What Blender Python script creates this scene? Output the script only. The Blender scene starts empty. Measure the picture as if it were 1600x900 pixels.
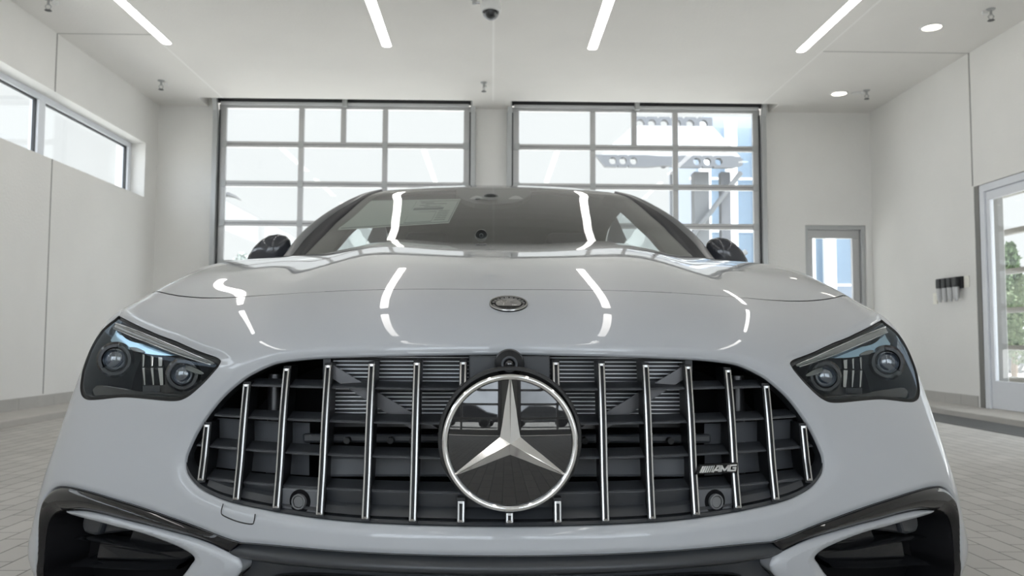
import bpy, bmesh, math, random
import numpy as np
from mathutils import Vector, Matrix, Euler
random.seed(4)
SC = bpy.context.scene
COL = SC.collection
# ------------------------------------------------------------------ camera
F_PX, YAW, PITCH, ROLL = 1300.0, .0238, .0632, .0043
def cam_axes():
    f = Vector((math.sin(YAW)*math.cos(PITCH), math.cos(YAW)*math.cos(PITCH), math.sin(PITCH)))
    r = Vector((math.cos(YAW), -math.sin(YAW), 0)); u = r.cross(f)
    c, s = math.cos(ROLL), math.sin(ROLL)
    return c*r+s*u, c*u-s*r, f
CR, CU, CF = cam_axes()
CAM_POS = Vector((0, 0, .70))
cd = bpy.data.cameras.new('camera'); cam = bpy.data.objects.new('camera', cd); COL.objects.link(cam)
cam.matrix_world = Matrix(((CR.x, CU.x, -CF.x, CAM_POS.x), (CR.y, CU.y, -CF.y, CAM_POS.y), (CR.z, CU.z, -CF.z, CAM_POS.z), (0, 0, 0, 1)))
cd.sensor_width = 36; cd.lens = 36*F_PX/1600; cd.clip_start = .02; cd.clip_end = 400
cd.dof.use_dof = True; cd.dof.focus_distance = 1.42; cd.dof.aperture_fstop = 9.0
SC.camera = cam
# ------------------------------------------------------------------ view, world and light levels
SC.view_settings.view_transform = 'Standard'; SC.view_settings.look = 'None'
SC.view_settings.gamma = 1; SC.view_settings.use_curve_mapping = False
SC.view_settings.exposure = 0.32
SC.cycles.use_denoising = True
SC.cycles.max_bounces = 10; SC.cycles.diffuse_bounces = 5; SC.cycles.glossy_bounces = 5
SC.cycles.transparent_max_bounces = 24; SC.cycles.transmission_bounces = 6
SC.cycles.sample_clamp_indirect = 6
STRIP_POWER, DOWNLIGHT_POWER, SKY_POWER, SUN_POWER = 5.2, 6.0, 1.0, 10.0
sl = bpy.data.lights.new('sun', 'SUN'); so = bpy.data.objects.new('sun', sl); COL.objects.link(so)
sl.energy = SUN_POWER; sl.color = (1, .965, .92); sl.angle = .02; so.rotation_euler = (math.radians(4), math.radians(24), 0); so.location = (0, -20, 30)
wd = bpy.data.worlds.new('sky'); SC.world = wd; wd.use_nodes = True
nt = wd.node_tree; nt.nodes.clear()
tc = nt.nodes.new('ShaderNodeTexCoord'); sep = nt.nodes.new('ShaderNodeSeparateXYZ'); nt.links.new(tc.outputs['Generated'], sep.inputs[0])
# hazy white sky over the rear yard, clear blue over the street in front and to the left
mr = nt.nodes.new('ShaderNodeMapRange'); mr.inputs[1].default_value = .75; mr.inputs[2].default_value = -.35
nt.links.new(sep.outputs['Y'], mr.inputs[0])
cr = nt.nodes.new('ShaderNodeMix'); cr.data_type = 'RGBA'
cr.inputs[6].default_value = (.835, .845, .85, 1); cr.inputs[7].default_value = (3.95, 4.2, 4.6, 1)
nt.links.new(mr.outputs[0], cr.inputs[0])
nz = nt.nodes.new('ShaderNodeTexNoise'); nz.inputs['Scale'].default_value = 2.2; nz.inputs['Detail'].default_value = 5
nt.links.new(tc.outputs['Generated'], nz.inputs['Vector'])
mr2 = nt.nodes.new('ShaderNodeMapRange'); mr2.inputs[1].default_value = .48; mr2.inputs[2].default_value = .7
nt.links.new(nz.outputs[0], mr2.inputs[0])
cl = nt.nodes.new('ShaderNodeMix'); cl.data_type = 'RGBA'; cl.inputs[7].default_value = (.86, .87, .88, 1)
nt.links.new(mr2.outputs[0], cl.inputs[0]); nt.links.new(cr.outputs[2], cl.inputs[6])
bg = nt.nodes.new('ShaderNodeBackground'); bg.inputs[1].default_value = SKY_POWER; nt.links.new(cl.outputs[2], bg.inputs[0])
ow = nt.nodes.new('ShaderNodeOutputWorld'); nt.links.new(bg.outputs[0], ow.inputs[0])

# ------------------------------------------------------------------ helpers
def ray(px, py):
    return CR*((px-800)/F_PX) + CU*((450-py)/F_PX) + CF
def on_y(px, py, y): d = ray(px, py); return CAM_POS + d*(y/d.y)
def on_x(px, py, x): d = ray(px, py); return CAM_POS + d*(x/d.x)
def on_z(px, py, z): d = ray(px, py); return CAM_POS + d*((z-CAM_POS.z)/d.z)
def mat(name, col, rough=.5, metal=0, coat=0, coat_rough=.03, spec=.5, emit=None, power=0, ior=1.5):
    m = bpy.data.materials.new(name); m.use_nodes = True
    b = m.node_tree.nodes['Principled BSDF']
    b.inputs['Base Color'].default_value = (*col, 1); b.inputs['Roughness'].default_value = rough
    b.inputs['Metallic'].default_value = metal; b.inputs['Coat Weight'].default_value = coat
    b.inputs['Coat Roughness'].default_value = coat_rough; b.inputs['Specular IOR Level'].default_value = spec
    b.inputs['IOR'].default_value = ior
    if emit: b.inputs['Emission Color'].default_value = (*emit, 1); b.inputs['Emission Strength'].default_value = power
    return m
def noisy(m, scale=6, amount=.06, bump=.0, bscale=60, detail=4, dist=.01):
    """break a plain colour up with soft blotches and a fine bump"""
    t = m.node_tree; b = t.nodes['Principled BSDF']; c = b.inputs['Base Color'].default_value[:]
    tc = t.nodes.new('ShaderNodeTexCoord'); n = t.nodes.new('ShaderNodeTexNoise')
    n.inputs['Scale'].default_value = scale; n.inputs['Detail'].default_value = detail
    t.links.new(tc.outputs['Object'], n.inputs['Vector'])
    mx = t.nodes.new('ShaderNodeMix'); mx.data_type = 'RGBA'
    mx.inputs[6].default_value = (*[x*(1-amount) for x in c[:3]], 1); mx.inputs[7].default_value = (*[min(1, x*(1+amount)) for x in c[:3]], 1)
    t.links.new(n.outputs[0], mx.inputs[0]); t.links.new(mx.outputs[2], b.inputs['Base Color'])
    if bump:
        n2 = t.nodes.new('ShaderNodeTexNoise'); n2.inputs['Scale'].default_value = bscale; n2.inputs['Detail'].default_value = 3
        t.links.new(tc.outputs['Object'], n2.inputs['Vector'])
        bp = t.nodes.new('ShaderNodeBump'); bp.inputs['Strength'].default_value = bump; bp.inputs['Distance'].default_value = dist
        t.links.new(n2.outputs[0], bp.inputs['Height']); t.links.new(bp.outputs[0], b.inputs['Normal'])
    return m
def glass(name, tint=(.95, .97, .97), rough=.0, ior=1.45, gloss=(1, 1, 1)):
    m = bpy.data.materials.new(name); m.use_nodes = True; t = m.node_tree; t.nodes.clear()
    o = t.nodes.new('ShaderNodeOutputMaterial'); tr = t.nodes.new('ShaderNodeBsdfTransparent'); tr.inputs[0].default_value = (*tint, 1)
    g = t.nodes.new('ShaderNodeBsdfGlossy'); g.inputs['Roughness'].default_value = rough; g.inputs[0].default_value = (*gloss, 1)
    f = t.nodes.new('ShaderNodeFresnel'); ge = t.nodes.new('ShaderNodeNewGeometry'); mi = t.nodes.new('ShaderNodeMix')
    mi.inputs[2].default_value = ior; mi.inputs[3].default_value = 1/ior     # same reflectance from both sides of the sheet
    t.links.new(ge.outputs['Backfacing'], mi.inputs[0]); t.links.new(mi.outputs[0], f.inputs[0])
    mx = t.nodes.new('ShaderNodeMixShader')
    t.links.new(f.outputs[0], mx.inputs[0]); t.links.new(tr.outputs[0], mx.inputs[1]); t.links.new(g.outputs[0], mx.inputs[2]); t.links.new(mx.outputs[0], o.inputs[0])
    return m
M = dict(
 wall=noisy(mat('wall_plaster', (.80, .79, .765), .85, spec=.2), 1.6, .05, .25, 45),
 ceil=noisy(mat('ceiling_plaster', (.80, .785, .76), .85, spec=.2), 1.3, .05, .2, 40),
 joint=mat('joint_shadow_grey', (.34, .335, .32), .9), joint_light=mat('joint_filler', (.88, .87, .85), .9),
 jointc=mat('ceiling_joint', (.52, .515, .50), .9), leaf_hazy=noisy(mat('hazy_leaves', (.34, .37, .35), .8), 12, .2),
 tile=noisy(mat('base_tile', (.46, .445, .42), .6), 9, .08),
 concrete=noisy(mat('curb_concrete', (.50, .48, .45), .85), 4, .1, .2, 80),
 alu=noisy(mat('clear_anodised_aluminium', (.50, .50, .50), .42, .55), 5, .05),
 alu_light=mat('satin_aluminium', (.62, .63, .64), .4, .3),
 white_frame=mat('white_door_frame', (.74, .76, .80), .4),
 frame_grey=mat('grey_window_frame', (.48, .49, .49), .5, .2),
 office=mat('office_cladding', (.30, .33, .38), .7), seal=mat('dark_weather_seal', (.045, .047, .05), .7),
 glass=glass('window_glass'), glass_blue=glass('blue_tower_glass', (.88, .93, .96), ior=1.3),
 galv=mat('galvanised_track', (.45, .46, .46), .45, .6),
 lamp=mat('strip_diffuser', (.9, .9, .9), .5, emit=(1, .965, .93), power=STRIP_POWER),
 lamp_warm=mat('downlight_diffuser', (.9, .9, .85), .5, emit=(1, .93, .80), power=DOWNLIGHT_POWER),
 trimwhite=mat('white_trim_metal', (.75, .75, .74), .5), chrome=mat('polished_chrome', (.80, .80, .80), .08, 1),
 black=mat('black_plastic', (.018, .019, .021), .45), dome=mat('smoked_dome', (.03, .03, .035), .08, coat=1),
 grate=mat('cast_grate', (.13, .13, .13), .6, .3), ext=noisy(mat('exterior_render', (.17, .175, .18), .8), 1, .05),
 extdark=mat('exterior_dark_grey', (.13, .135, .145), .6), bronze=mat('bronze_mullion', (.16, .15, .13), .5, .3),
 ground=noisy(mat('street_concrete', (.55, .54, .52), .9), .6, .08), bark=mat('bark', (.14, .10, .07), .9),
 leaf=noisy(mat('leaves', (.07, .11, .045), .7), 12, .5), leaf2=noisy(mat('olive_leaves', (.10, .13, .065), .7), 12, .5),
 plate=mat('cream_plate', (.90, .88, .80), .4), jamb=mat('jamb_grey', (.20, .195, .185), .6),
)
def pav():
    m = mat('concrete_pavers', (.5, .5, .5), .75, spec=.3); t = m.node_tree; b = t.nodes['Principled BSDF']
    tc = t.nodes.new('ShaderNodeTexCoord'); mp = t.nodes.new('ShaderNodeMapping'); mp.inputs['Rotation'].default_value = (0, 0, math.pi/2)
    t.links.new(tc.outputs['Object'], mp.inputs[0])
    k = t.nodes.new('ShaderNodeTexBrick'); k.offset = .5; k.inputs['Scale'].default_value = 1
    k.inputs['Color1'].default_value = (.52, .505, .48, 1); k.inputs['Color2'].default_value = (.60, .58, .55, 1); k.inputs['Mortar'].default_value = (.25, .24, .225, 1)
    k.inputs['Mortar Size'].default_value = .0035; k.inputs['Mortar Smooth'].default_value = .4
    k.inputs['Brick Width'].default_value = .20; k.inputs['Row Height'].default_value = .10
    t.links.new(mp.outputs[0], k.inputs['Vector'])
    n = t.nodes.new('ShaderNodeTexNoise'); n.inputs['Scale'].default_value = 2.5; n.inputs['Detail'].default_value = 6; t.links.new(tc.outputs['Object'], n.inputs['Vector'])
    mx = t.nodes.new('ShaderNodeMix'); mx.data_type = 'RGBA'; mx.blend_type = 'MULTIPLY'; mx.inputs[0].default_value = .2
    t.links.new(k.outputs[0], mx.inputs[6]); t.links.new(n.outputs[0], mx.inputs[7]); t.links.new(mx.outputs[2], b.inputs['Base Color'])
    bp = t.nodes.new('ShaderNodeBump'); bp.inputs['Strength'].default_value = .5; bp.inputs['Distance'].default_value = .004; bp.invert = True
    t.links.new(k.outputs[1], bp.inputs['Height']); t.links.new(bp.outputs[0], b.inputs['Normal'])
    return m
M['pavers'] = pav()

class MB:
    """collects shapes; build() links them as one mesh object"""
    def __init__(s): s.v, s.f, s.n = [], [], None
    def add(s, vs, fs):
        o = len(s.v); s.v += [tuple(map(float, p)) for p in vs]; s.f += [tuple(i+o for i in f) for f in fs]; return s
    def box(s, x0, x1, y0, y1, z0, z1, mtx=None):
        vs = [Vector((x, y, z)) for z in (z0, z1) for y in (y0, y1) for x in (x0, x1)]
        if mtx: vs = [mtx @ p for p in vs]
        return s.add(vs, [(0, 2, 3, 1), (4, 5, 7, 6), (0, 1, 5, 4), (2, 6, 7, 3), (0, 4, 6, 2), (1, 3, 7, 5)])
    def prism(s, a, b):
        """two matching outlines joined into a solid"""
        n = len(a); return s.add(list(a)+list(b), [tuple(range(n))[::-1], tuple(range(n, 2*n))]+[(i, (i+1) % n, n+(i+1) % n, n+i) for i in range(n)])
    def loft(s, secs, closed=False):
        n = len(secs[0]); fs = []
        for i in range(len(secs)-1):
            for j in range(n if closed else n-1):
                k = (j+1) % n; fs.append((i*n+j, i*n+k, (i+1)*n+k, (i+1)*n+j))
        return s.add([p for q in secs for p in q], fs)
    def lathe(s, prof, c=(0, 0, 0), axis='z', n=48, mtx=None, close=False):
        """prof: (radius, height) pairs turned about an axis through c"""
        secs = []
        for r, h in prof:
            q = []
            for i in range(n):
                a = 2*math.pi*i/n; p = Vector((r*math.cos(a), r*math.sin(a), h))
                if axis == 'y': p = Vector((p.x, -p.z, p.y))     # height runs towards -y
                if axis == 'x': p = Vector((p.z, p.x, p.y))
                q.append((mtx @ p) if mtx else p+Vector(c))
            secs.append(q)
        if close: secs.append(secs[0])
        s.loft(secs, True); return s
    def tube(s, path, r, n=10, cap=True):
        path = [Vector(p) for p in path]; secs = []; up = Vector((.13, .37, .91))
        for i, p in enumerate(path):
            t = (path[min(i+1, len(path)-1)]-path[max(i-1, 0)]).normalized()
            a = t.cross(up).normalized(); b = t.cross(a); rr = r[i] if isinstance(r, (list, tuple)) else r
            secs.append([p+a*(rr*math.cos(2*math.pi*k/n))+b*(rr*math.sin(2*math.pi*k/n)) for k in range(n)])
        o = len(s.v); s.loft(secs, True)
        if cap: s.f += [tuple(range(o, o+n)), tuple(range(o+len(secs)*n-n, o+len(secs)*n))[::-1]]
        return s
    def build(s, name, m, parent=None, smooth=None, bevel=0, kind=None, normals=None, label=None):
        me = bpy.data.meshes.new(name); me.from_pydata(s.v, [], s.f); me.materials.append(M[m] if isinstance(m, str) else m)
        if normals is None:
            bm = bmesh.new(); bm.from_mesh(me); bmesh.ops.recalc_face_normals(bm, faces=bm.faces); bm.to_mesh(me); bm.free()
        o = bpy.data.objects.new(name, me); COL.objects.link(o)
        if normals is not None:
            me.shade_smooth(); me.normals_split_custom_set_from_vertices([tuple(q) for q in normals])
        elif smooth:
            me.shade_smooth(); me.set_sharp_from_angle(angle=math.radians(smooth))
        if bevel:
            b = o.modifiers.new('bevel', 'BEVEL'); b.width = bevel; b.segments = 2; b.limit_method = 'ANGLE'; b.angle_limit = math.radians(40)
        if parent: o.parent = parent
        if kind: o['kind'] = kind
        if label: o['label'] = label
        return o
def tag(o, label, cat, group=None):
    o['label'] = label; o['category'] = cat
    if group: o['group'] = group
    return o
def thing(name, loc, label, cat, group=None, rz=0):
    o = bpy.data.objects.new(name, None); COL.objects.link(o); o.empty_display_size = .1
    o.location = loc; o.rotation_euler = (0, 0, rz); return tag(o, label, cat, group)
def setting(name, loc=(0, 0, 0)):
    o = bpy.data.objects.new(name, None); COL.objects.link(o); o.location = loc; o['kind'] = 'structure'; return o
def copy_tree(o, parent=None):
    c = o.copy(); COL.objects.link(c)
    if parent: c.parent = parent
    for ch in list(o.children): copy_tree(ch, c)
    return c
def offset_poly(p, d):
    """move a closed 2-D outline inwards (d>0) along its normals"""
    p = np.asarray(p, float); a = np.roll(p, 1, 0); b = np.roll(p, -1, 0); t = b-a; t /= np.linalg.norm(t, axis=1)[:, None]+1e-9
    n = np.stack([-t[:, 1], t[:, 0]], 1)
    area = .5*np.sum(p[:, 0]*b[:, 1]-b[:, 0]*p[:, 1])
    return p+n*d*(1 if area > 0 else -1)
# ------------------------------------------------------------------ room
XL, XR, YB, YF, H = -4.24, 4.868, 10.5, -5.0, 3.66
FL = MB().box(XL-.4, XR+.4, YF-.4, YB+.4, -.2, 0).build('floor', 'pavers', kind='structure')
# ceiling slab, cut back over the overhead doors so that their leaves can rise
NY = 10.13
c = MB().box(XL-.3, XR+.3, YF+.27, NY, H, H+.25)
for a, b in ((XL-.3, -3.62), (-.26, .22), (3.56, XR+.3)): c.box(a, b, NY, YB+.02, H, H+.25)
c.build('ceiling', 'ceil', kind='structure')
MB().box(XL-.4, XR+.4, YF-.4, YB+.4, 4.4, 4.6).build('ceiling_roof', 'concrete', kind='structure')
DOORS = ((-3.50, -.25), (.205, 3.46)); DTOP = 3.72
def pierced(y0, y1, holes, zt=4.4, x0=XL-.3, x1=XR+.3):
    """wall across the room with openings (x0, x1, top)"""
    m = MB(); x = x0
    for a, b, t in sorted(holes):
        m.box(x, a, y0, y1, 0, zt); m.box(a, b, y0, y1, t, zt); x = b
    return m.box(x, x1, y0, y1, 0, zt)
PD = (4.005, 4.79, 2.195)
pierced(YB, YB+.25, [(a, b, DTOP) for a, b in DOORS]+[PD]).build('wall_back', 'wall', kind='structure')
pierced(YF-.25, YF, [(a, b, 3.45) for a, b in ((-4.05, -.12), (.40, 4.6))]).build('wall_front', 'wall', kind='structure')
# left wall with the long clerestory opening
WY0, WY1, WZ0, WZ1 = -3.6, 10.13, 2.425, 3.085
m = MB().box(XL-.35, XL, YF-.25, YB+.25, 0, WZ0).box(XL-.35, XL, YF-.25, YB+.25, WZ1, 4.4).box(XL-.35, XL, YF-.25, WY0, WZ0, WZ1).box(XL-.35, XL, WY1, YB+.25, WZ0, WZ1)
m.build('wall_left', 'wall', kind='structure')
# right wall with the glazed entrance
RY0, RY1, RZ = 4.3, 8.235, 2.275
m = MB().box(XR, XR+.3, YF-.25, RY0, 0, 4.4).box(XR, XR+.3, RY1, YB+.25, 0, 4.4).box(XR, XR+.3, RY0, RY1, RZ, 4.4)
m.build('wall_right', 'wall', kind='structure')
# plaster joints
def joint(nm, b, m='joint'): MB().box(*b).build(nm, m, kind='structure')
joint('trim_1', (XL-.001, XL+.003, 8.008, 8.026, WZ1+.0, H)); joint('trim_2', (XL-.001, XL+.003, 8.008, 8.022, .18, WZ0))
joint('trim_3', (XR-.003, XR+.001, 8.235, 8.255, RZ+.01, H))
joint('trim_4', (XL, -3.32, 8.005, 8.02, H-.003, H+.001), 'jointc'); joint('trim_5', (3.36, XR, 8.235, 8.25, H-.003, H+.001), 'jointc')
joint('trim_6', (-.012, .008, YF, NY, H-.0012, H+.001), 'joint_light')
joint('trim_7', (-3.335, -3.315, YF, NY, H-.0012, H+.001), 'joint_light'); joint('trim_8', (3.34, 3.36, YF, NY, H-.0012, H+.001), 'joint_light')
# raised curb and tiled base
MB().box(XL, -3.80, YF, YB, -.01, .06).build('trim_9', 'concrete', kind='structure', bevel=.01)
MB().box(4.42, XR, YF, RY0-.05, -.01, .06).box(4.42, XR, RY1-.0, YB, -.01, .06).build('trim_10', 'concrete', kind='structure', bevel=.01)
MB().box(4.42, XR+.3, RY0-.05, RY1, -.01, .055).build('trim_11', 'concrete', kind='structure', bevel=.01)
def tiles(name, x0, x1, y0, y1):
    m = MB(); y = y0
    while y < y1-.02:
        m.box(x0, x1, y, min(y+.298, y1), .055, .168); y += .30
    m.build(name, 'tile', kind='structure', bevel=.003)
tiles('baseboard_left', XL-.001, XL+.012, YF, YB); tiles('baseboard_right', XR-.012, XR+.001, RY1+.02, YB)
tiles('baseboard_rightfront', XR-.012, XR+.001, YF, RY0-.05)
# ---- clerestory window: outer frame, mullions, panes
w = setting('window_1', (XL-.215, 0, 0)); fx0, fx1 = -.045, .045
MB().box(fx0, fx1, WY0, WY1, WZ0-.0, WZ0+.055).box(fx0, fx1, WY0, WY1, WZ1-.06, WZ1).box(fx0, fx1, WY1-.075, WY1, WZ0+.055, WZ1-.06).box(fx0, fx1, WY0, WY0+.075, WZ0+.055, WZ1-.06).build('frame', 'white_frame', w, bevel=.004)
my = [-1.15, 1.9, 4.95, 8.12]; prev = WY0+.075
for y in my:
    MB().box(fx0-.0, fx1, y-.06, y+.06, WZ0+.055, WZ1-.06).build('mullion', 'white_frame', w, bevel=.004)
for a, b in zip([WY0+.075]+[y+.06 for y in my], [y-.06 for y in my]+[WY1-.075]):
    g = MB()
    for (p, q, r, s) in ((a, b, WZ0+.055, WZ0+.067), (a, b, WZ1-.072, WZ1-.06), (a, a+.012, WZ0+.067, WZ1-.072), (b-.014, b, WZ0+.067, WZ1-.072)): g.box(-.012, .02, p, q, r, s)
    gk = g.build('gasket', 'seal', w)
    MB().box(-.006, .006, a+.005, b-.005, WZ0+.06, WZ1-.065).build('pane', 'glass', gk)
# ---- sectional overhead doors
def overhead_door(name, x0, x1, y, top, rows, sgn=1, pitch=.503, first=.462):
    """aluminium full-view leaf: stiles, rails, mullions, panes; guide tracks at both sides"""
    d = setting(name, (0, y, 0)); T = .045
    W = x1-x0; xs = [x0+.03, x0+.03+.105, x1-.03-.105, x1-.03]
    cols = [x0+W*.3285, x0+W*.6545]
    zb = top-.07
    fr = MB()
    fr.box(x0+.03, x0+.125, 0, T, .02, top-.02).box(x1-.125, x1-.03, 0, T, .02, top-.02)
    fr.build('stile', 'alu', d, bevel=.004)
    MB().box(x0+.03, x1-.03, -.004, T+.004, top-.07, top-.03).build('top_rail', 'alu', d, bevel=.004)
    MB().box(x0+.06, x1-.06, -.05, -.004, top-.034, top).build('top_strut', 'alu_light', d, bevel=.003)
    z = zb
    for i in range(rows):
        zl = max(z-(pitch if i else first), .03); last = i == rows-1
        MB().box(x0+.125, x1-.125, -.002, T+.002, zl-.036 if not last else .02, zl+.036 if not last else zl+.10).build('rail', 'alu', d, bevel=.004)
        if not last:
            MB().box(x0+.125, x1-.125, -.004, .0, zl-.003, zl+.003).build('section_joint', 'seal', d)
            for hx in (x0+.10, cols[0], cols[1], x1-.10): MB().box(hx-.035, hx+.035, -.014, -.001, zl-.045, zl+.045).build('hinge', 'galv', d, bevel=.003)
        zu = zb if i == 0 else z-.036; zd = zl+.036 if not last else zl+.10
        cc = list(cols)
        if i == 0: cc = [cols[0], x0+W*.4915, cols[1]]
        for k, cx in enumerate(cc): MB().box(cx-.034, cx+.034, -.001, T+.001, zd, zu).build('mullion', 'alu', d, bevel=.004)
        ed = [x0+.125]+[q for cx in cc for q in (cx-.034, cx+.034)]+[x1-.125]
        for a, b in zip(ed[::2], ed[1::2]): MB().box(a-.004, b+.004, .018, .026, zd-.004, zu+.004).build('pane', 'glass', d)
        z = zl
    MB().box((x0+x1)/2-.03, (x0+x1)/2+.03, -.10, -.05, top-.06, top+.045).build('pull_bracket', 'galv', d, bevel=.004)
    for s, x in ((-1, x0), (1, x1)):
        p = [(x+s*-.005, -.075, .02), (x+s*-.005, -.075, top-.25), (x+s*-.005, -.085, top-.12), (x+s*-.005, -.115, top-.02), (x+s*-.005, -.17, top+.06)]
        MB().loft([[(q[0]-.028, q[1], q[2]), (q[0]+.028, q[1], q[2]), (q[0]+.028, q[1]+.05, q[2]+.01), (q[0]-.028, q[1]+.05, q[2]+.01)] for q in p], True).build('guide_track', 'galv', d)
        MB().box(*sorted((x-s*.035, x-s*.05)), -.03, .0, .02, top-.1).build('edge_seal', 'seal', d)
        MB().box(*sorted((x+s*.0, x+s*.03)), -.06, -.0, 0, top-.1).build('jamb_angle', 'galv', d)
    MB().box(x0, x1, -.02, .03, top+.001, top+.10).build('header_seal', 'seal', d)
    return d
overhead_door('door_1', DOORS[0][0], DOORS[0][1], 10.47, 3.70, 7)
overhead_door('door_2', DOORS[1][0], DOORS[1][1], 10.47, 3.70, 7)
overhead_door('door_5', -4.05, -.12, YF-.12, 3.46, 7, pitch=.47); overhead_door('door_6', .40, 4.6, YF-.12, 3.46, 7, pitch=.47)
# ---- glazed person door in the back wall
d = setting('door_3', (0, YB, 0)); a, b, t = PD
MB().box(a, b, .03, .16, t-.05, t).box(a, a+.05, .03, .16, 0, t-.05).box(b-.05, b, .03, .16, 0, t-.05).build('frame', 'frame_grey', d, bevel=.005)
MB().box(a+.055, b-.055, .07, .12, t-.16, t-.055).box(a+.055, a+.12, .07, .12, .01, t-.16).box(b-.15, b-.055, .07, .12, .01, t-.16).box(a+.12, b-.15, .07, .12, .01, .28).build('leaf', 'alu', d, bevel=.004)
MB().box(a+.115, b-.145, .09, .10, .27, t-.155).build('pane', 'glass', d)
# ---- white glazed entrance in the right wall: fixed frame and two leaves
d = setting('door_4', (XR, 0, 0))
FY = 8.16
MB().box(.01, .07, RY0, FY, RZ-.075, RZ-.004).box(.01, .07, FY-.075, FY, .05, RZ-.075).box(.01, .07, RY0, RY0+.1, .05, RZ-.075).build('frame', 'white_frame', d, bevel=.006)
MB().box(.005, .25, FY, RY1+.002, .05, RZ+.001).build('jamb_lining', 'jamb', d)
for ya, yb in ((RY0+.105, 6.235), (6.24, FY-.08)):
    l = MB().box(.03, .07, ya, yb, RZ-.165, RZ-.08).box(.03, .07, ya, yb, .06, .33).box(.03, .07, ya, ya+.06, .33, RZ-.165).box(.03, .07, yb-.06, yb, .33, RZ-.165).build('leaf', 'white_frame', d, bevel=.005)
    MB().box(.048, .054, ya+.055, yb-.055, .325, RZ-.16).build('pane', 'glass', l)
    hy = yb-.04 if ya < 6 else ya+.04
    MB().tube([(.03, hy, .9), (-.015, hy, .9), (-.015, hy, 1.3), (.03, hy, 1.3)], .012).build('pull_handle', 'chrome', l, smooth=40)
# ------------------------------------------------------------------ ceiling fittings
def strip_light(x, y0, y1, label, w=.092):
    t = thing('strip_light', (x, (y0+y1)/2, H), label, 'ceiling light', 'recessed strip lights')
    L = (y1-y0)/2; r = w/2; o = []
    for i in range(13): o.append((r*math.cos(math.pi*i/12), L-r+r*math.sin(math.pi*i/12)))
    for i in range(13): o.append((-r*math.cos(math.pi*i/12), -L+r-r*math.sin(math.pi*i/12)))
    MB().prism([(p[0], p[1], -.006) for p in o], [(p[0], p[1], .0) for p in o]).build('diffuser', 'lamp', t)
    q = offset_poly(o, -.006)
    MB().loft([[(p[0], p[1], -.004) for p in o], [(p[0], p[1], -.005) for p in q], [(p[0], p[1], .001) for p in q]], True).build('bezel', 'trimwhite', t)
    return t
SX = (-3.27, -1.075, 1.0, 3.13)
nm = ('strip light nearest the left wall with clerestory window', 'strip light over the left overhead door, left of the dome camera', 'strip light right of the dome camera over the right overhead door', 'strip light beside the two round downlights')
for i, (x, n) in enumerate(zip(SX, nm)): strip_light(x, 6.42 if i in (0, 3) else 3.95, 8.27, 'slim glowing white '+n)
ROWL = ('over the car nose', 'behind the camera', 'near the front doors')
for r, (ya, yb) in enumerate(((1.75, 3.5), (-.5, 1.3), (-2.8, -1.0))):
    for x, n in zip(SX[1:3], ('inner left', 'inner right')): strip_light(x, ya, yb, 'slim glowing strip light, %s row, %s' % (n, ROWL[r]))
for r, (ya, yb) in enumerate(((3.9, 5.75), (1.3, 3.15), (-1.3, .55), (-3.9, -2.05))):
    for x, n in zip(SX[::3], ('far left', 'far right')): strip_light(x, ya, yb, 'slim glowing strip light, %s row, %s' % (n, (('over the windshield',)+ROWL)[r]))
def at_ceiling(px, py): p = on_z(px, py, H); return p
def downlight(px, py, lab):
    p = at_ceiling(px, py); t = thing('downlight', (p.x, p.y, H), lab, 'ceiling light', 'round downlights')
    MB().lathe([(.0, -.006), (.082, -.006), (.084, -.002)], n=40).build('lens', 'lamp_warm', t)
    MB().lathe([(.082, -.004), (.088, -.012), (.104, -.006), (.108, .0)], n=40).build('trim_ring', 'trimwhite', t, smooth=50)
downlight(1456, 42, 'round glowing downlight nearer the camera by the right wall'); downlight(1311, 145.5, 'round glowing downlight near the back right corner')
p = at_ceiling(1337, 145); tag(MB().lathe([(0, -.012), (.05, -.012), (.056, -.004), (.057, 0)], c=p, n=32).build('cover_plate', 'trimwhite', smooth=40), 'flat round blank cover on ceiling between downlight and sprinkler', 'cover plate')
def sprinkler(px, py, lab, rz):
    p = at_ceiling(px, py); t = thing('sprinkler_head', (p.x, p.y, H), lab, 'sprinkler', 'ceiling sprinklers', rz)
    MB().lathe([(0, -.012), (.03, -.012), (.038, -.004), (.04, 0)], n=24).build('escutcheon', 'galv', t, smooth=40)
    MB().tube([(0, 0, 0), (0, 0, -.055)], .011).build('body', 'galv', t, smooth=40)
    MB().tube([(-.008, 0, -.05), (-.024, 0, -.068), (-.014, 0, -.092), (0, 0, -.098)], .005, 8).tube([(.008, 0, -.05), (.024, 0, -.068), (.014, 0, -.092), (0, 0, -.098)], .005, 8).build('yoke', 'galv', t, smooth=40)
    MB().lathe([(0, -.098), (.028, -.102), (.03, -.106), (0, -.104)], n=20).build('deflector', 'grate', t)
    MB().box(.03, .075, -.016, .016, -.05, -.015).build('guard_cap', 'trimwhite', t, bevel=.008)
for px, py, lab, rz in ((252, 126, 'small ceiling sprinkler near the back left corner', .4), (756, 129, 'small ceiling sprinkler above the pier between the overhead doors', 1.2), (1354, 141, 'small sprinkler right of the far downlight', 3.1), (1548, 14, 'sprinkler near the right wall beyond the near downlight', 3.0), (76, -2, 'sprinkler at the top left edge over the left wall', .2)): sprinkler(px, py, lab, rz)
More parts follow.
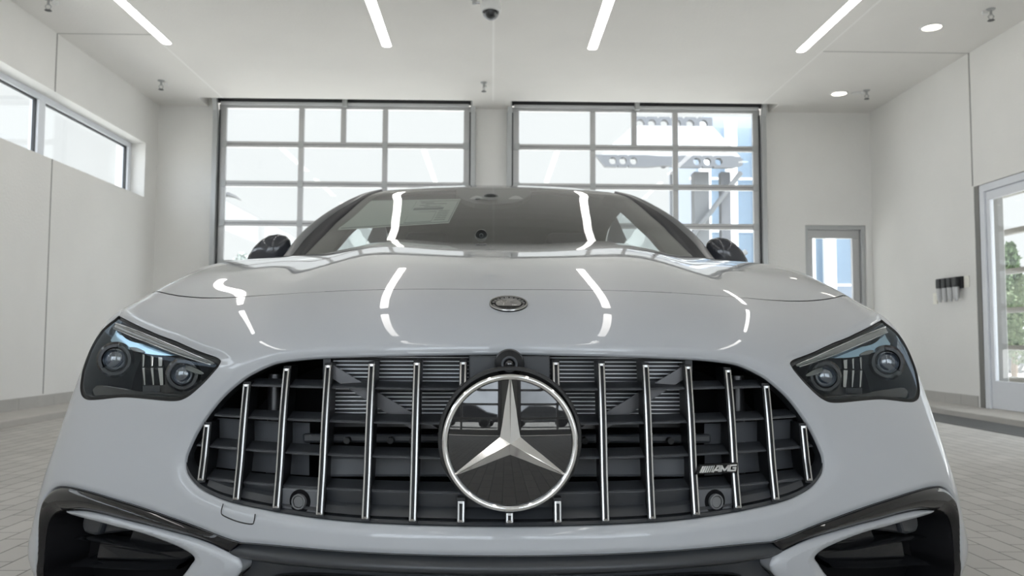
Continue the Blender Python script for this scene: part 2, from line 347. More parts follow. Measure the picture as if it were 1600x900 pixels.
# dome camera
p = on_z(767, -3, H); t = thing('dome_camera', (p.x, p.y, H), 'white ceiling dome security camera with dark bubble', 'security camera')
MB().lathe([(0, 0), (.075, 0), (.08, -.012), (.078, -.05), (.088, -.058), (.09, -.10), (.086, -.118), (.072, -.124)], n=40).build('housing', 'trimwhite', t, smooth=35)
MB().lathe([(.072, -.124)]+[(.072*math.cos(a), -.124-.072*math.sin(a)) for a in [i*math.pi/2/10 for i in range(1, 11)]], n=40).build('bubble', glass('clear_dome', (.55, .56, .58), ior=1.6), t, smooth=80)
MB().lathe([(0, -.182)]+[(.05*math.sin(a), -.132-.05*math.cos(a)) for a in [i*math.pi/16 for i in range(1, 9)]]+[(.05, -.118)], n=32).build('lens_ball', 'dome', t, smooth=80)
p = on_z(741, -4, H); t = thing('conduit_fitting', (p.x, p.y, H), 'small metal conduit fitting just left of the dome camera', 'fitting')
MB().lathe([(0, 0), (.03, 0), (.03, -.02), (.018, -.03), (.018, -.06), (0, -.065)], n=20).build('body', 'galv', t, smooth=40); MB().tube([(0, 0, -.045), (.05, .0, -.045)], .012).build('spout', 'chrome', t, smooth=40)
# ------------------------------------------------------------------ right wall fittings and drain
def on_wall(px, py): return on_x(px, py, XR)
a, b = on_wall(1472, 436), on_wall(1507, 469)
t = thing('soap_dispenser', (XR, (a.y+b.y)/2, (a.z+b.z)/2), 'black and steel dispenser of four cartridges on the right wall beside the glass door', 'dispenser')
L = abs(a.y-b.y); hh = abs(a.z-b.z)
MB().box(-.03, 0, -L/2-.0, L/2, .0, hh/2).build('back_plate', 'black', t, bevel=.004)
for i in range(4):
    y = -L/2+L*(i+.5)/4
    MB().box(-.085, -.03, y-L*.095, y+L*.095, .015, hh/2-.005).build('cartridge', 'black', t, bevel=.012)
    MB().tube([(-.055, y, .015), (-.055, y, -hh/2+.02)], [.035, .03]).tube([(-.055, y, -hh/2+.02), (-.055, y, -hh/2-.005)], .016).build('nozzle', 'alu', t, smooth=50)
for px, py, lab in ((1511.5, 440, 'small white plate right of the wall dispenser'), (1462.5, 466.5, 'small cream plate left of the wall dispenser')):
    p = on_wall(px, py); t = thing('switch_plate', (XR, p.y, p.z), lab, 'wall plate', 'wall plates')
    MB().box(-.012, 0, -.04, .04, -.06, .06).build('plate', 'plate', t, bevel=.004); MB().box(-.017, -.012, -.016, .016, -.03, .03).build('rocker', 'plate', t, bevel=.003)
t = thing('trench_drain', (4.17, 5.0, 0), 'dark grated trench drain along the right wall', 'drain grate')
fr = MB().box(-.225, -.19, -8, 5.4, .0, .006).box(.19, .225, -8, 5.4, .0, .006).build('frame', 'grate', t)
g = MB()
for i in range(300):
    y = 5.4-i*.030; g.box(-.19, .19, y-.018, y, .0, .005)
g.box(-.19, .19, -3.6, 5.4, -.004, .0012).build('grate', 'grate', t)
# ------------------------------------------------------------------ outdoors
MB().box(-60, 60, 10.95, 90, -.25, -.02).box(5.3, 60, -60, 10.95, -.25, -.02).box(-60, 5.3, -60, -5.5, -.25, -.02).box(-60, -4.7, -5.5, 10.95, -.25, -.02).build('ground', 'ground', kind='structure')
t = thing('entrance_canopy', (3.2, 15.2, 0), 'pale grey canopy with rows of round holes beyond the right overhead door', 'canopy')
def holed(mb, x0, x1, y0, y1, z0, z1, cx, r):
    """upright slab along x with round holes at cx"""
    zc = (z0+z1)/2; xs = [x0]+[(cx[i]+cx[i+1])/2 for i in range(len(cx)-1)]+[x1]
    for i, c in enumerate(cx):
        n = 24; ring, sq = [], []
        for k in range(n):
            a = 2*math.pi*(k+.5)/n; dx, dz = math.cos(a), math.sin(a); ring.append((c+r*dx, zc+r*dz))
            lx = (xs[i+1]-c) if dx > 0 else (c-xs[i]); lz = (z1-zc)
            s = min(lx/abs(dx), lz/abs(dz)); sq.append((c+s*dx, zc+s*dz))
        mb.loft([[(p[0], y0, p[1]) for p in ring], [(p[0], y0, p[1]) for p in sq], [(p[0], y1, p[1]) for p in sq], [(p[0], y1, p[1]) for p in ring], [(p[0], y0, p[1]) for p in ring]], True)
m = MB(); holed(m, -1.12, 1.45, .0, .12, 3.93, 4.15, [-.98, -.79, -.59, .59, .79, 1.0], .068); m.add([(-1.12, 0, 3.93), (-1.12, 0, 4.15), (-1.30, 0, 4.15), (-1.12, .12, 3.93), (-1.12, .12, 4.15), (-1.30, .12, 4.15)], [(0, 1, 2), (3, 4, 5), (0, 3, 5, 2)]); m.build('fascia', 'extdark', t)
m = MB(); holed(m, -.08, 1.7, 3.0, 3.15, 5.40, 5.70, [.08, .34, .62, .9, 1.2, 1.5], .09); m.build('rear_fascia', 'extdark', t)
MB().prism([(-1.2, .12, 4.10), (1.45, .12, 4.10), (1.7, 3.0, 5.42), (-.08, 3.0, 5.42)], [(-1.2, .12, 4.16), (1.45, .12, 4.16), (1.7, 3.0, 5.50), (-.08, 3.0, 5.50)]).build('roof_panel', 'ext', t)
MB().tube([(.0, .2, 4.0), (1.6, 2.9, 5.36)], .06).tube([(.5, .3, 2.6), (1.5, .3, 3.9)], .05).tube([(.6, .35, 1.7), (1.6, .35, 2.4)], .05).build('brace', 'ext', t)
for x, w, mt in ((.25, .06, 'extdark'), (.78, .14, 'ext'), (1.24, .09, 'extdark')): MB().box(x-w, x+w, .4, .4+2*w, -.02, 3.93).build('column', mt, t)
t = thing('office_building', (6.6, 21.5, 0), 'white office building with blue glass and horizontal rails beyond the person door', 'building')
MB().box(-.9, 4.6, .6, 5, 0, 6.8).build('wall', 'office', t)
for x in (-1.0, -.3, .5, 1.73, 2.28, 3.2): MB().box(x-.13, x+.13, .0, .25, -.02, 6.6).build('column', 'trimwhite', t)
MB().box(-1.2, 4.4, .3, .35, 2.2, 6.4).build('curtain_glass', 'glass_blue', t)
for z in (.6, .75, .9, 1.05, 1.2, 2.2, 3.6, 5.0): MB().box(-1.4, 4.4, .12, .17, z-.03, z+.03).build('rail', 'alu_light', t)
def tree(x, y, h, r, lab, mt, seed):
    t = thing('tree', (x, y, 0), lab, 'tree', 'trees outside'); rnd = random.Random(seed)
    MB().tube([(0, 0, -.05), (.04, .02, h*.3), (0, .05, h*.65), (.03, 0, h*.9)], [.07*h/3, .055*h/3, .03*h/3, .01]).build('trunk', 'bark', t, smooth=60)
    m = MB()
    for i in range(1500):
        u = rnd.random(); zz = h*(.22+.78*u); rr = r*math.sin(math.pi*min(.97, .12+.85*u))**.6*math.sqrt(rnd.random()); a = rnd.uniform(0, 6.283)
        c = Vector((rr*math.cos(a), rr*math.sin(a), zz)); q = Euler((rnd.uniform(0, 6), rnd.uniform(0, 6), rnd.uniform(0, 6))).to_matrix(); s = rnd.uniform(.05, .1)*h/3
        m.add([c+q@Vector(k) for k in ((-s, 0, 0), (0, -s*.5, s*.1), (s, 0, 0), (0, s*.5, s*.1))], [(0, 1, 2, 3)])
    m.build('foliage', mt, t); return t
for i, (x, y, h, r, lab, mt) in enumerate(((8.93, 14.4, 2.45, .22, 'slender green tree seen high in the glass door, left of its twin', 'leaf'), (9.45, 14.9, 2.5, .22, 'slender green tree seen high in the glass door, right of its twin', 'leaf'), (8.35, 12.6, 1.75, .55, 'low bushy olive green shrub behind the glass door', 'leaf2'), (9.6, 13.6, 1.75, .7, 'low bushy green shrub behind the right part of the glass door', 'leaf2'), (-12.6, 42, 5.0, .8, 'distant hazy tree low in the left overhead door', 'leaf_hazy'))): tree(x, y, h, r, lab, mt, i)
t = thing('street_lamp', (-12.9, 38, 0), 'street lamp with leaf shaped head seen through the left overhead door', 'street lamp')
MB().tube([(0, 0, 0), (0, 0, 6.6), (.25, 0, 7.1)], [.09, .07, .06]).build('pole', 'seal', t, smooth=50)
MB().loft([[(x, -w, z), (x, 0, z+h), (x, w, z), (x, 0, z-h*.4)] for x, w, z, h in ((.15, .05, 6.95, .05), (.4, .16, 7.2, .14), (.8, .2, 7.27, .16), (1.15, .14, 7.18, .1), (1.4, .03, 7.05, .03))], True).build('lamp_head', 'seal', t, smooth=60)
t = thing('storefront_mullions', (5.75, 9.0, 0), 'dark bronze storefront framing outside the glass entrance', 'storefront')
for y, w in ((.60, .16), (-.4, .035), (-1.3, .035), (-2.2, .035), (-3.1, .035)): MB().box(-.05, .05, y-w, y+w, -.02, 2.7).build('mullion', 'bronze', t)
for z in (.30, .645, 1.06, 1.49, 1.93, 2.36): MB().box(-.04, .04, -3.1, .6, z-.028, z+.028).build('transom', 'bronze', t)
MB().box(-.55, 1.8, -3.2, .7, 2.72, 2.86).build('added_sun_slab', 'trimwhite', t)  # added slab, blocks the sun from the entrance floor
def parked_car(x, y, rz, lab, m, sc=1.0):
    t = thing('parked_car', (x, y, -.02), lab, 'car', 'parked cars outside', rz)
    pr = [(-2.3, .35), (-2.25, .75), (-1.5, .92), (-.75, 1.42), (.75, 1.45), (1.6, .98), (2.2, .86), (2.3, .4)]
    MB().loft([[(p[0], s*w, p[1]*k+.0) for p in pr] for s, w, k in ((-1, .9, .93), (-1, .8, 1), (1, .8, 1), (1, .9, .93))]).add([(p[0], -.9, p[1]*.93) for p in pr]+[(p[0], .9, p[1]*.93) for p in pr], [tuple(range(8)), tuple(range(8, 16))]).build('body', m, t, smooth=30)
    for s in (-1, 1): MB().prism([(-1.3, s*.91, .93), (-.7, s*.87, 1.32), (.7, s*.87, 1.34), (1.35, s*.91, .95)], [(-1.3, s*.80, .93), (-.7, s*.76, 1.32), (.7, s*.76, 1.34), (1.35, s*.80, .95)]).build('side_glass', 'dome', t)
    for wx in (-1.4, 1.4):
        for s in (-1, 1): MB().lathe([(0, .1), (.2, .1), (.22, .12), (.33, .1), (.34, -.1), (0, -.1)], mtx=Matrix.Translation((wx, s*.8, .35))@Matrix.Rotation(s*-math.pi/2, 4, 'X'), n=28).build('wheel', 'black', t, smooth=40)
parked_car(13.3, 20.5, .3, 'silver parked car low in the glass door', mat('silver_paint', (.5, .5, .5), .3, .4, 1))
parked_car(-2.6, -11.5, .1, 'dark parked car reflected in the star badge, left of its spike', mat('dark_paint', (.03, .03, .035), .3, 0, 1))
parked_car(2.4, -12, .15, 'grey parked car reflected in the star badge, right of its spike', mat('grey_paint', (.12, .125, .13), .3, .2, 1))
# ------------------------------------------------------------------ car surface data
# ---------------------------------------------------------------- body surface
# control rows (half car, local metres: x from the centre line, y back from the nose, z up)
ROWS = [
 [(0,0.075,0.17),(0.2,0.09,0.17),(0.38,0.14,0.17),(0.51,0.2,0.17),(0.6532,0.272,0.17),(0.7895,0.355,0.17),(0.9,0.44,0.17),(0.955,0.52,0.17),(0.98,0.6,0.17),(0.985,0.71,0.17)],
 [(0,0.03,0.25),(0.2,0.045,0.25),(0.38,0.095,0.25),(0.5101,0.155,0.25),(0.6561,0.23,0.25),(0.7994,0.315,0.25),(0.9099,0.405,0.25),(0.975,0.49,0.25),(1,0.58,0.25),(1.007,0.7,0.25)],
 [(0,0,0.32),(0.2,0.018,0.32),(0.38,0.07,0.32),(0.5101,0.133,0.32),(0.6496,0.21,0.32),(0.7836,0.295,0.32),(0.895,0.385,0.32),(0.96,0.47,0.32),(0.987,0.57,0.32),(0.993,0.7,0.32)],
 [(0,-0.004,0.39),(0.2,0.014,0.39),(0.38,0.066,0.39),(0.5101,0.13,0.39),(0.6477,0.208,0.39),(0.7789,0.295,0.39),(0.8839,0.385,0.39),(0.946,0.468,0.39),(0.973,0.57,0.39),(0.98,0.7,0.39)],
 [(0,0,0.46),(0.2,0.018,0.46),(0.38,0.072,0.46),(0.5151,0.142,0.46),(0.6477,0.222,0.46),(0.7735,0.31,0.46),(0.8738,0.4,0.46),(0.932,0.48,0.46),(0.958,0.58,0.46),(0.968,0.7,0.46)],
 [(0,0.008,0.53),(0.2,0.027,0.53),(0.38,0.083,0.53),(0.5101,0.154,0.53),(0.6379,0.238,0.53),(0.7601,0.328,0.53),(0.8592,0.418,0.53),(0.92,0.5,0.53),(0.947,0.6,0.53),(0.96,0.71,0.53)],
 [(0,0.018,0.6),(0.2,0.038,0.6),(0.38,0.096,0.6),(0.505,0.168,0.6),(0.6274,0.257,0.602),(0.7504,0.358,0.605),(0.8464,0.45,0.61),(0.905,0.525,0.615),(0.935,0.62,0.62),(0.952,0.73,0.63)],
 [(0,0.036,0.665),(0.2,0.056,0.665),(0.38,0.117,0.662),(0.505,0.193,0.66),(0.6249,0.295,0.672),(0.7382,0.402,0.69),(0.8234,0.495,0.71),(0.88,0.575,0.725),(0.915,0.675,0.73),(0.935,0.79,0.72)],
 [(0,0.076,0.7158),(0.2,0.09702,0.7158),(0.38,0.1617,0.7119),(0.5,0.2424,0.7099),(0.6113,0.3476,0.7219),(0.7136,0.463,0.745),(0.7902,0.562,0.77),(0.8459,0.655,0.783),(0.891,0.755,0.778),(0.918,0.86,0.74)],
 [(0,0.178,0.7724),(0.195,0.198,0.7727),(0.375,0.2615,0.7696),(0.495,0.3452,0.7703),(0.605,0.4511,0.7769),(0.7,0.5674,0.7966),(0.77,0.668,0.818),(0.83,0.765,0.826),(0.888,0.86,0.8),(0.92,0.93,0.74)],
 [(0,0.358,0.8306),(0.19,0.3741,0.8311),(0.37,0.431,0.8288),(0.49,0.5083,0.8254),(0.6,0.5985,0.8318),(0.69,0.698,0.8471),(0.762,0.8,0.862),(0.826,0.89,0.862),(0.89,0.96,0.825),(0.93,1,0.74)],
 [(0,0.62,0.8919),(0.18,0.6297,0.8933),(0.355,0.6734,0.8929),(0.48,0.7337,0.8847),(0.59,0.8009,0.8864),(0.68,0.8776,0.8919),(0.758,0.95,0.899),(0.827,1.02,0.893),(0.895,1.06,0.845),(0.936,1.08,0.74)],
 [(0,0.95,0.9523),(0.17,0.9526,0.9546),(0.345,0.9709,0.9565),(0.47,1.01,0.9399),(0.58,1.051,0.9331),(0.68,1.092,0.9302),(0.76,1.14,0.928),(0.83,1.18,0.913),(0.9,1.2,0.855),(0.94,1.2,0.74)],
 [(0,1.3,1.002),(0.17,1.3,1.003),(0.338,1.3,1.01),(0.45,1.31,0.985),(0.57,1.32,0.966),(0.67,1.33,0.953),(0.755,1.34,0.944),(0.835,1.35,0.925),(0.905,1.35,0.86),(0.942,1.35,0.74)],
]
def spline_matrix(n):
    """second derivatives operator of a natural cubic spline on 0..n-1"""
    A=np.zeros((n,n)); B=np.zeros((n,n)); A[0,0]=A[-1,-1]=1
    for i in range(1,n-1):
        A[i,i-1]=1/6; A[i,i]=2/3; A[i,i+1]=1/6
        B[i,i-1]=1; B[i,i]=-2; B[i,i+1]=1
    return np.linalg.solve(A,B)
def spl_w(t,n,M):
    """interpolation weights (len(t), n) and their derivative"""
    t=np.asarray(t,float); i=np.clip(np.floor(t).astype(int),0,n-2); b=t-i; a=1-b
    k=np.arange(len(t)); W=np.zeros((len(t),n)); D=np.zeros((len(t),n))
    W[k,i]+=a; W[k,i+1]+=b; D[k,i]-=1; D[k,i+1]+=1
    W+=((a**3-a)/6)[:,None]*M[i]+((b**3-b)/6)[:,None]*M[i+1]
    D+=(-(3*a*a-1)/6)[:,None]*M[i]+((3*b*b-1)/6)[:,None]*M[i+1]
    return W,D
class Surf:
    """mirror-symmetric tensor cubic spline: s in [-nc..nc] across, v up the rows"""
    def __init__(self,rows):
        R=np.array(rows,float); L=R[:,:0:-1].copy(); L[:,:,0]*=-1
        self.P=np.concatenate([L,R],1); self.nr,self.ns=self.P.shape[:2]; self.h=self.ns//2
        self.Mr=spline_matrix(self.nr); self.Ms=spline_matrix(self.ns)
    def grid(self,s,v):
        Ws,Ds=spl_w(np.asarray(s)+self.h,self.ns,self.Ms); Wv,Dv=spl_w(v,self.nr,self.Mr)
        p=np.einsum('ij,jkc,lk->ilc',Wv,self.P,Ws)
        ds=np.einsum('ij,jkc,lk->ilc',Wv,self.P,Ds); dv=np.einsum('ij,jkc,lk->ilc',Dv,self.P,Ws)
        n=np.cross(ds,dv); n/=np.linalg.norm(n,axis=2,keepdims=True)+1e-12
        return p,n
    def pts(self,s,v,full=False):
        Ws,Ds=spl_w(np.asarray(s)+self.h,self.ns,self.Ms); Wv,Dv=spl_w(v,self.nr,self.Mr)
        p=np.einsum('mj,jkc,mk->mc',Wv,self.P,Ws)
        ds=np.einsum('mj,jkc,mk->mc',Wv,self.P,Ds); dv=np.einsum('mj,jkc,mk->mc',Dv,self.P,Ws)
        n=np.cross(ds,dv); n/=np.linalg.norm(n,axis=1,keepdims=True)+1e-12
        return (p,n,ds,dv) if full else (p,n)
    def find(self,ab,axes):
        """surface points whose coordinates on two axes (0,2 front view; 0,1 top view) are given"""
        ab=np.asarray(ab,float)
        if not hasattr(self,'tab'):
            s=np.linspace(-self.h,self.h,181); v=np.linspace(0,self.nr-1,121)
            p,_=self.grid(s,v); self.tab=(np.tile(s,121),np.repeat(v,181),p.reshape(-1,3))
        S,V,Q=self.tab
        if axes==(0,2): ok=V<=self.nr-1
        best=np.array([np.argmin(((Q[:,axes]-q)**2).sum(1)) for q in ab])
        s,v=S[best].copy(),V[best].copy()
        for _ in range(12):
            p,n,ds,dv=self.pts(s,v,True); r=ab-p[:,axes]
            a,b=ds[:,axes],dv[:,axes]; det=a[:,0]*b[:,1]-a[:,1]*b[:,0]; det=np.where(abs(det)<1e-9,1e-9,det)
            s+=np.clip((r[:,0]*b[:,1]-r[:,1]*b[:,0])/det,-.3,.3); v+=np.clip((a[:,0]*r[:,1]-a[:,1]*r[:,0])/det,-.3,.3)
            s=np.clip(s,-self.h,self.h); v=np.clip(v,0,self.nr-1)
        return self.pts(s,v)
# outlines on that surface (s across, v up), right half
GRILLE = [(0.000,7.402),(0.207,7.386),(0.413,7.370),(0.620,7.352),(0.826,7.333),(1.032,7.308),(1.238,7.286),(1.444,7.266),(1.649,7.240),(1.850,7.190),(2.046,7.123),(2.204,6.992),(2.346,6.841),(2.484,6.687),(2.602,6.517),(2.719,6.346),(2.831,6.172),(2.933,5.992),(3.023,5.806),(3.105,5.615),(3.173,5.421),(3.233,5.223),(3.278,5.021),(3.310,4.817),(3.335,4.611),(3.319,4.405),(3.260,4.207),(3.162,4.028),(3.029,3.872),(2.856,3.760),(2.668,3.677),(2.467,3.625),(2.264,3.586),(2.060,3.548),(1.857,3.509),(1.652,3.473),(1.448,3.442),(1.242,3.420),(1.035,3.412),(0.828,3.407),(0.622,3.403),(0.414,3.400),(0.207,3.398),(0.000,3.396)]
HOODLINE = [(7.000,8.583),(6.698,8.636),(6.394,8.680),(6.089,8.712),(5.785,8.754),(5.484,8.819),(5.185,8.888),(4.887,8.964),(4.588,9.037),(4.289,9.105),(3.987,9.164),(3.683,9.208),(3.377,9.243),(3.072,9.278),(2.765,9.297),(2.458,9.315),(2.151,9.329),(1.844,9.339),(1.537,9.346),(1.229,9.345),(0.922,9.342),(0.615,9.339),(0.307,9.339),(0.000,9.339)]
LAMP = [(7.125,7.448),(6.946,7.456),(6.768,7.464),(6.590,7.471),(6.412,7.479),(6.233,7.487),(6.055,7.495),(5.877,7.504),(5.699,7.514),(5.521,7.528),(5.343,7.537),(5.165,7.546),(4.987,7.553),(4.808,7.548),(4.630,7.544),(4.452,7.539),(4.274,7.534),(4.098,7.508),(3.924,7.474),(3.752,7.426),(3.580,7.379),(3.408,7.331),(3.238,7.279),(3.076,7.206),(2.961,7.081),(2.948,6.907),(3.005,6.738),(3.074,6.574),(3.154,6.415),(3.244,6.261),(3.342,6.112),(3.453,5.973),(3.597,5.871),(3.773,5.841),(3.950,5.837),(4.129,5.840),(4.307,5.840),(4.486,5.838),(4.664,5.829),(4.841,5.809),(5.016,5.776),(5.191,5.739),(5.365,5.703),(5.541,5.674),(5.718,5.652),(5.895,5.664),(6.067,5.705),(6.227,5.780),(6.379,5.873),(6.513,5.990),(6.650,6.103),(6.786,6.217),(6.869,6.372),(6.950,6.528),(6.937,6.693),(6.858,6.853),(6.864,7.004),(6.955,7.153),(7.044,7.299),(7.125,7.448)]
TRIM_OUT = [(6.137,0.750),(6.102,0.940),(6.068,1.131),(6.033,1.321),(6.053,1.512),(6.088,1.704),(6.138,1.893),(6.190,2.081),(6.235,2.271),(6.276,2.462),(6.290,2.655),(6.276,2.848),(6.202,3.028),(6.086,3.181),(5.939,3.308),(5.767,3.397),(5.578,3.442),(5.385,3.463),(5.190,3.467),(4.995,3.460),(4.800,3.446),(4.607,3.421),(4.414,3.393),(4.221,3.360),(4.030,3.324),(3.840,3.278),(3.651,3.227),(3.464,3.172),(3.277,3.115),(3.091,3.056),(2.906,2.994),(2.723,2.927),(2.537,2.868),(2.348,2.818)]
TRIM_IN = [(5.849,0.882),(5.798,1.267),(5.826,1.595),(5.869,1.897),(5.892,2.162),(5.877,2.394),(5.803,2.586),(5.674,2.720),(5.507,2.813),(5.015,2.946),(4.540,2.961),(4.187,2.925),(3.816,2.888),(3.449,2.828),(3.077,2.763),(2.772,2.672),(2.519,2.555)]
STRIP = [(2.348,2.818),(2.168,2.835),(1.988,2.844),(1.807,2.845),(1.626,2.844),(1.446,2.841),(1.265,2.839),(1.084,2.840),(0.904,2.839),(0.723,2.839),(0.542,2.840),(0.361,2.840),(0.181,2.839),(0.000,2.838)]
WING = [(5.508,2.821),(5.404,2.757),(5.197,2.745),(4.996,2.733),(4.653,2.720),(4.347,2.690),(4.068,2.670),(3.808,2.624),(3.560,2.552),(3.316,2.458),(3.169,2.368),(3.089,2.253),(3.147,2.082),(3.235,1.930),(3.304,1.796),(2.473,1.940),(2.395,2.052),(2.357,2.212),(2.375,2.355),(2.432,2.473),(2.519,2.555),(2.772,2.672),(3.077,2.763),(3.449,2.828),(3.816,2.888),(4.187,2.925),(4.540,2.961),(5.015,2.946)]
VANE_UP = [(5.433,2.002),(5.152,2.039),(4.617,2.089),(4.050,2.098),(3.796,2.111),(3.457,2.220),(3.149,2.328)]
PANEL = [(5.094,1.954),(4.610,2.007),(4.048,2.050),(3.795,2.087),(3.236,2.259),(3.436,1.949),(3.569,1.793),(4.033,1.654),(4.561,1.539),(5.075,1.388)]
VANE_LOW = [(5.402,1.156),(5.038,1.294),(4.551,1.420),(4.030,1.553),(3.503,1.765)]
SENSOR = [(5.450,2.695),(4.923,2.721),(5.013,2.219),(5.139,2.164),(5.377,2.176),(5.475,2.369)]
SENSOR_SIDE = [(4.923,2.721),(4.382,2.689),(4.467,2.444),(5.013,2.219)]
GRILLESEAM = [(2.325,4.291),(2.385,4.054),(2.373,3.631)]
TOW = [(2.587,3.635),(2.615,3.445),(2.575,3.368),(2.367,3.280),(2.185,3.259),(2.154,3.320),(2.141,3.490)]
SENS = [(1.677,3.806)]
EMB = [(-0.014,8.835)]
CAM = [(0.002,7.005)]
DRL_UP = [(6.262,7.247),(4.940,7.358),(3.963,7.263),(3.263,7.064),(3.037,6.960)]
DRL_LO = [(6.100,7.115),(5.373,7.154),(4.678,7.152),(4.047,7.078),(3.517,6.997),(3.105,6.908)]
BLADE_UP = [(6.422,6.809),(5.730,6.817),(5.102,6.867),(4.566,6.956),(4.109,7.037)]
BLADE_LO = [(6.453,6.751),(5.610,6.714),(5.028,6.760),(4.560,6.870),(4.123,6.993)]
PROJ1 = [(5.315,6.563)]
PROJ2 = [(3.604,6.530)]
PRISM = [(4.647,6.832),(4.131,6.971),(3.917,6.206),(4.380,6.144)]
RIBS = [(4.376,6.130),(4.017,6.177),(3.991,6.044),(4.343,6.002)]
OVAL1 = [(5.075,6.889),(4.860,6.945),(4.598,6.912),(4.630,6.869),(4.875,6.842)]
OVAL2 = [(3.720,6.732),(3.543,6.793),(3.335,6.728),(3.193,6.624),(3.290,6.589),(3.503,6.638)]
SHELF = [(5.619,5.997),(4.864,6.029),(4.343,6.002),(3.846,6.031),(3.494,6.027),(3.556,5.942),(4.106,5.910),(4.810,5.876),(5.636,5.754)]
SWOOSH = [(6.844,7.233),(6.615,7.047),(6.464,6.915),(6.076,6.851),(5.617,6.855),(5.134,6.907),(4.825,6.921),(4.486,6.970),(4.150,7.064),(3.792,7.212),(3.590,7.354),(3.797,7.350),(4.065,7.316),(4.386,7.283),(4.735,7.237),(5.197,7.116),(5.594,7.087),(5.935,7.119),(6.234,7.194)]
# ------------------------------------------------------------------ car
def _pts(self, s, v, full=False):
    Ws, Ds = spl_w(np.asarray(s)+self.h, self.ns, self.Ms); Wv, Dv = spl_w(v, self.nr, self.Mr)
    A = (Wv@self.P.reshape(self.nr, -1)).reshape(-1, self.ns, 3); B = (Dv@self.P.reshape(self.nr, -1)).reshape(-1, self.ns, 3)
    p = np.einsum('mkc,mk->mc', A, Ws); ds = np.einsum('mkc,mk->mc', A, Ds); dv = np.einsum('mkc,mk->mc', B, Ws)
    n = np.cross(ds, dv); n /= np.linalg.norm(n, axis=1, keepdims=True)+1e-12
    return (p, n, ds, dv) if full else (p, n)
Surf.pts = _pts
S = Surf(ROWS)
def sd_poly(q, poly):
    """signed distance to a closed outline, negative inside"""
    q = np.asarray(q, float); poly = np.asarray(poly, float); out = np.empty(len(q))
    a = poly; b = np.roll(poly, -1, 0); e = b-a; l2 = (e**2).sum(1)+1e-15
    for i in range(0, len(q), 20000):
        p = q[i:i+20000, None, :]; w = p-a
        t = np.clip((w*e).sum(2)/l2, 0, 1); d = np.sqrt(((w-e*t[..., None])**2).sum(2).min(1))
        c = ((a[:, 1] <= p[..., 1]) != (b[:, 1] <= p[..., 1])) & (p[..., 0] < a[:, 0]+(p[..., 1]-a[:, 1])/np.where(abs(e[:, 1]) < 1e-12, 1e-12, e[:, 1])*e[:, 0])
        out[i:i+20000] = np.where(c.sum(1) % 2 == 1, -d, d)
    return out
def clip_faces(par, faces, vals):
    """keep the parts of the faces where vals <= 0; par grows by the cut points"""
    par = [tuple(p) for p in par]; keep = []; cache = {}
    for f in faces:
        v = [vals[i] for i in f]
        if max(v) <= 0: keep.append(f); continue
        if min(v) > 0: continue
        o = []
        for k in range(len(f)):
            i, j = f[k], f[(k+1) % len(f)]; a, b = vals[i], vals[j]
            if a <= 0: o.append(i)
            if (a <= 0) != (b <= 0):
                key = (min(i, j), max(i, j))
                if key not in cache:
                    t = a/(a-b); cache[key] = len(par); par.append((par[i][0]+(par[j][0]-par[i][0])*t, par[i][1]+(par[j][1]-par[i][1])*t))
                o.append(cache[key])
        if len(o) > 2: keep.append(o)
    return np.array(par), keep
def patch(s0, s1, v0, v1, ns, nv, fields, surf=S, off=None):
    """piece of the surface where every field(s, v) <= 0, moved inwards by off(s, v)"""
    s = np.linspace(s0, s1, ns); v = np.linspace(v0, v1, nv)
    par = np.stack([np.tile(s, nv), np.repeat(v, ns)], 1)
    faces = [(j*ns+i, j*ns+i+1, (j+1)*ns+i+1, (j+1)*ns+i) for j in range(nv-1) for i in range(ns-1)]
    for fld in fields: par, faces = clip_faces(par, faces, fld(par))
    used = sorted({i for f in faces for i in f}); mp = {k: i for i, k in enumerate(used)}
    par = par[used]; faces = [tuple(mp[i] for i in f) for f in faces]
    return (*at_sv(par, off, surf), faces)
def at_sv(par, off=None, surf=S):
    par = np.asarray(par, float)
    def pos(q):
        p, n = surf.pts(q[:, 0], q[:, 1])
        return p-n*(off(q) if callable(off) else off)[:, None] if callable(off) else (p-n*off if off else p)
    p, n = surf.pts(par[:, 0], par[:, 1])
    if off is not None:
        h = 2e-3; ps = pos(par+[h, 0])-pos(par-[h, 0]); pv = pos(par+[0, h])-pos(par-[0, h])
        n = np.cross(ps, pv); n /= np.linalg.norm(n, axis=1, keepdims=True)+1e-12; p = pos(par)
    return p, n
def panel(name, m, parent, *a, **k):
    lab = k.pop('label', None); p, n, f = patch(*a, **k); mb = MB(); mb.add(p, f); return mb.build(name, m, parent, normals=n, label=lab)
def smooth_curve(pts, n, closed=False):
    """Catmull-Rom through the points, evenly resampled"""
    p = np.asarray(pts, float)
    ext = np.concatenate([p[-1:], p, p[:2]]) if closed else np.concatenate([2*p[:1]-p[1:2], p, 2*p[-1:]-p[-2:-1]])
    o = []
    for i in range(1, len(ext)-2):
        a, b, c, d = ext[i-1:i+3]
        for t in np.linspace(0, 1, 8, endpoint=False):
            o.append(.5*(2*b+(c-a)*t+(2*a-5*b+4*c-d)*t*t+(3*b-a-3*c+d)*t**3))
    o.append(ext[-2]); o = np.array(o); L = np.r_[0, np.cumsum(np.linalg.norm(np.diff(o, axis=0), axis=1))]
    k = np.linspace(0, L[-1], n+1 if closed else n); q = np.stack([np.interp(k, L, o[:, i]) for i in range(p.shape[1])], 1)
    return q[:-1] if closed else q
def mir(pts): return [(-p[0],)+tuple(p[1:]) for p in pts]
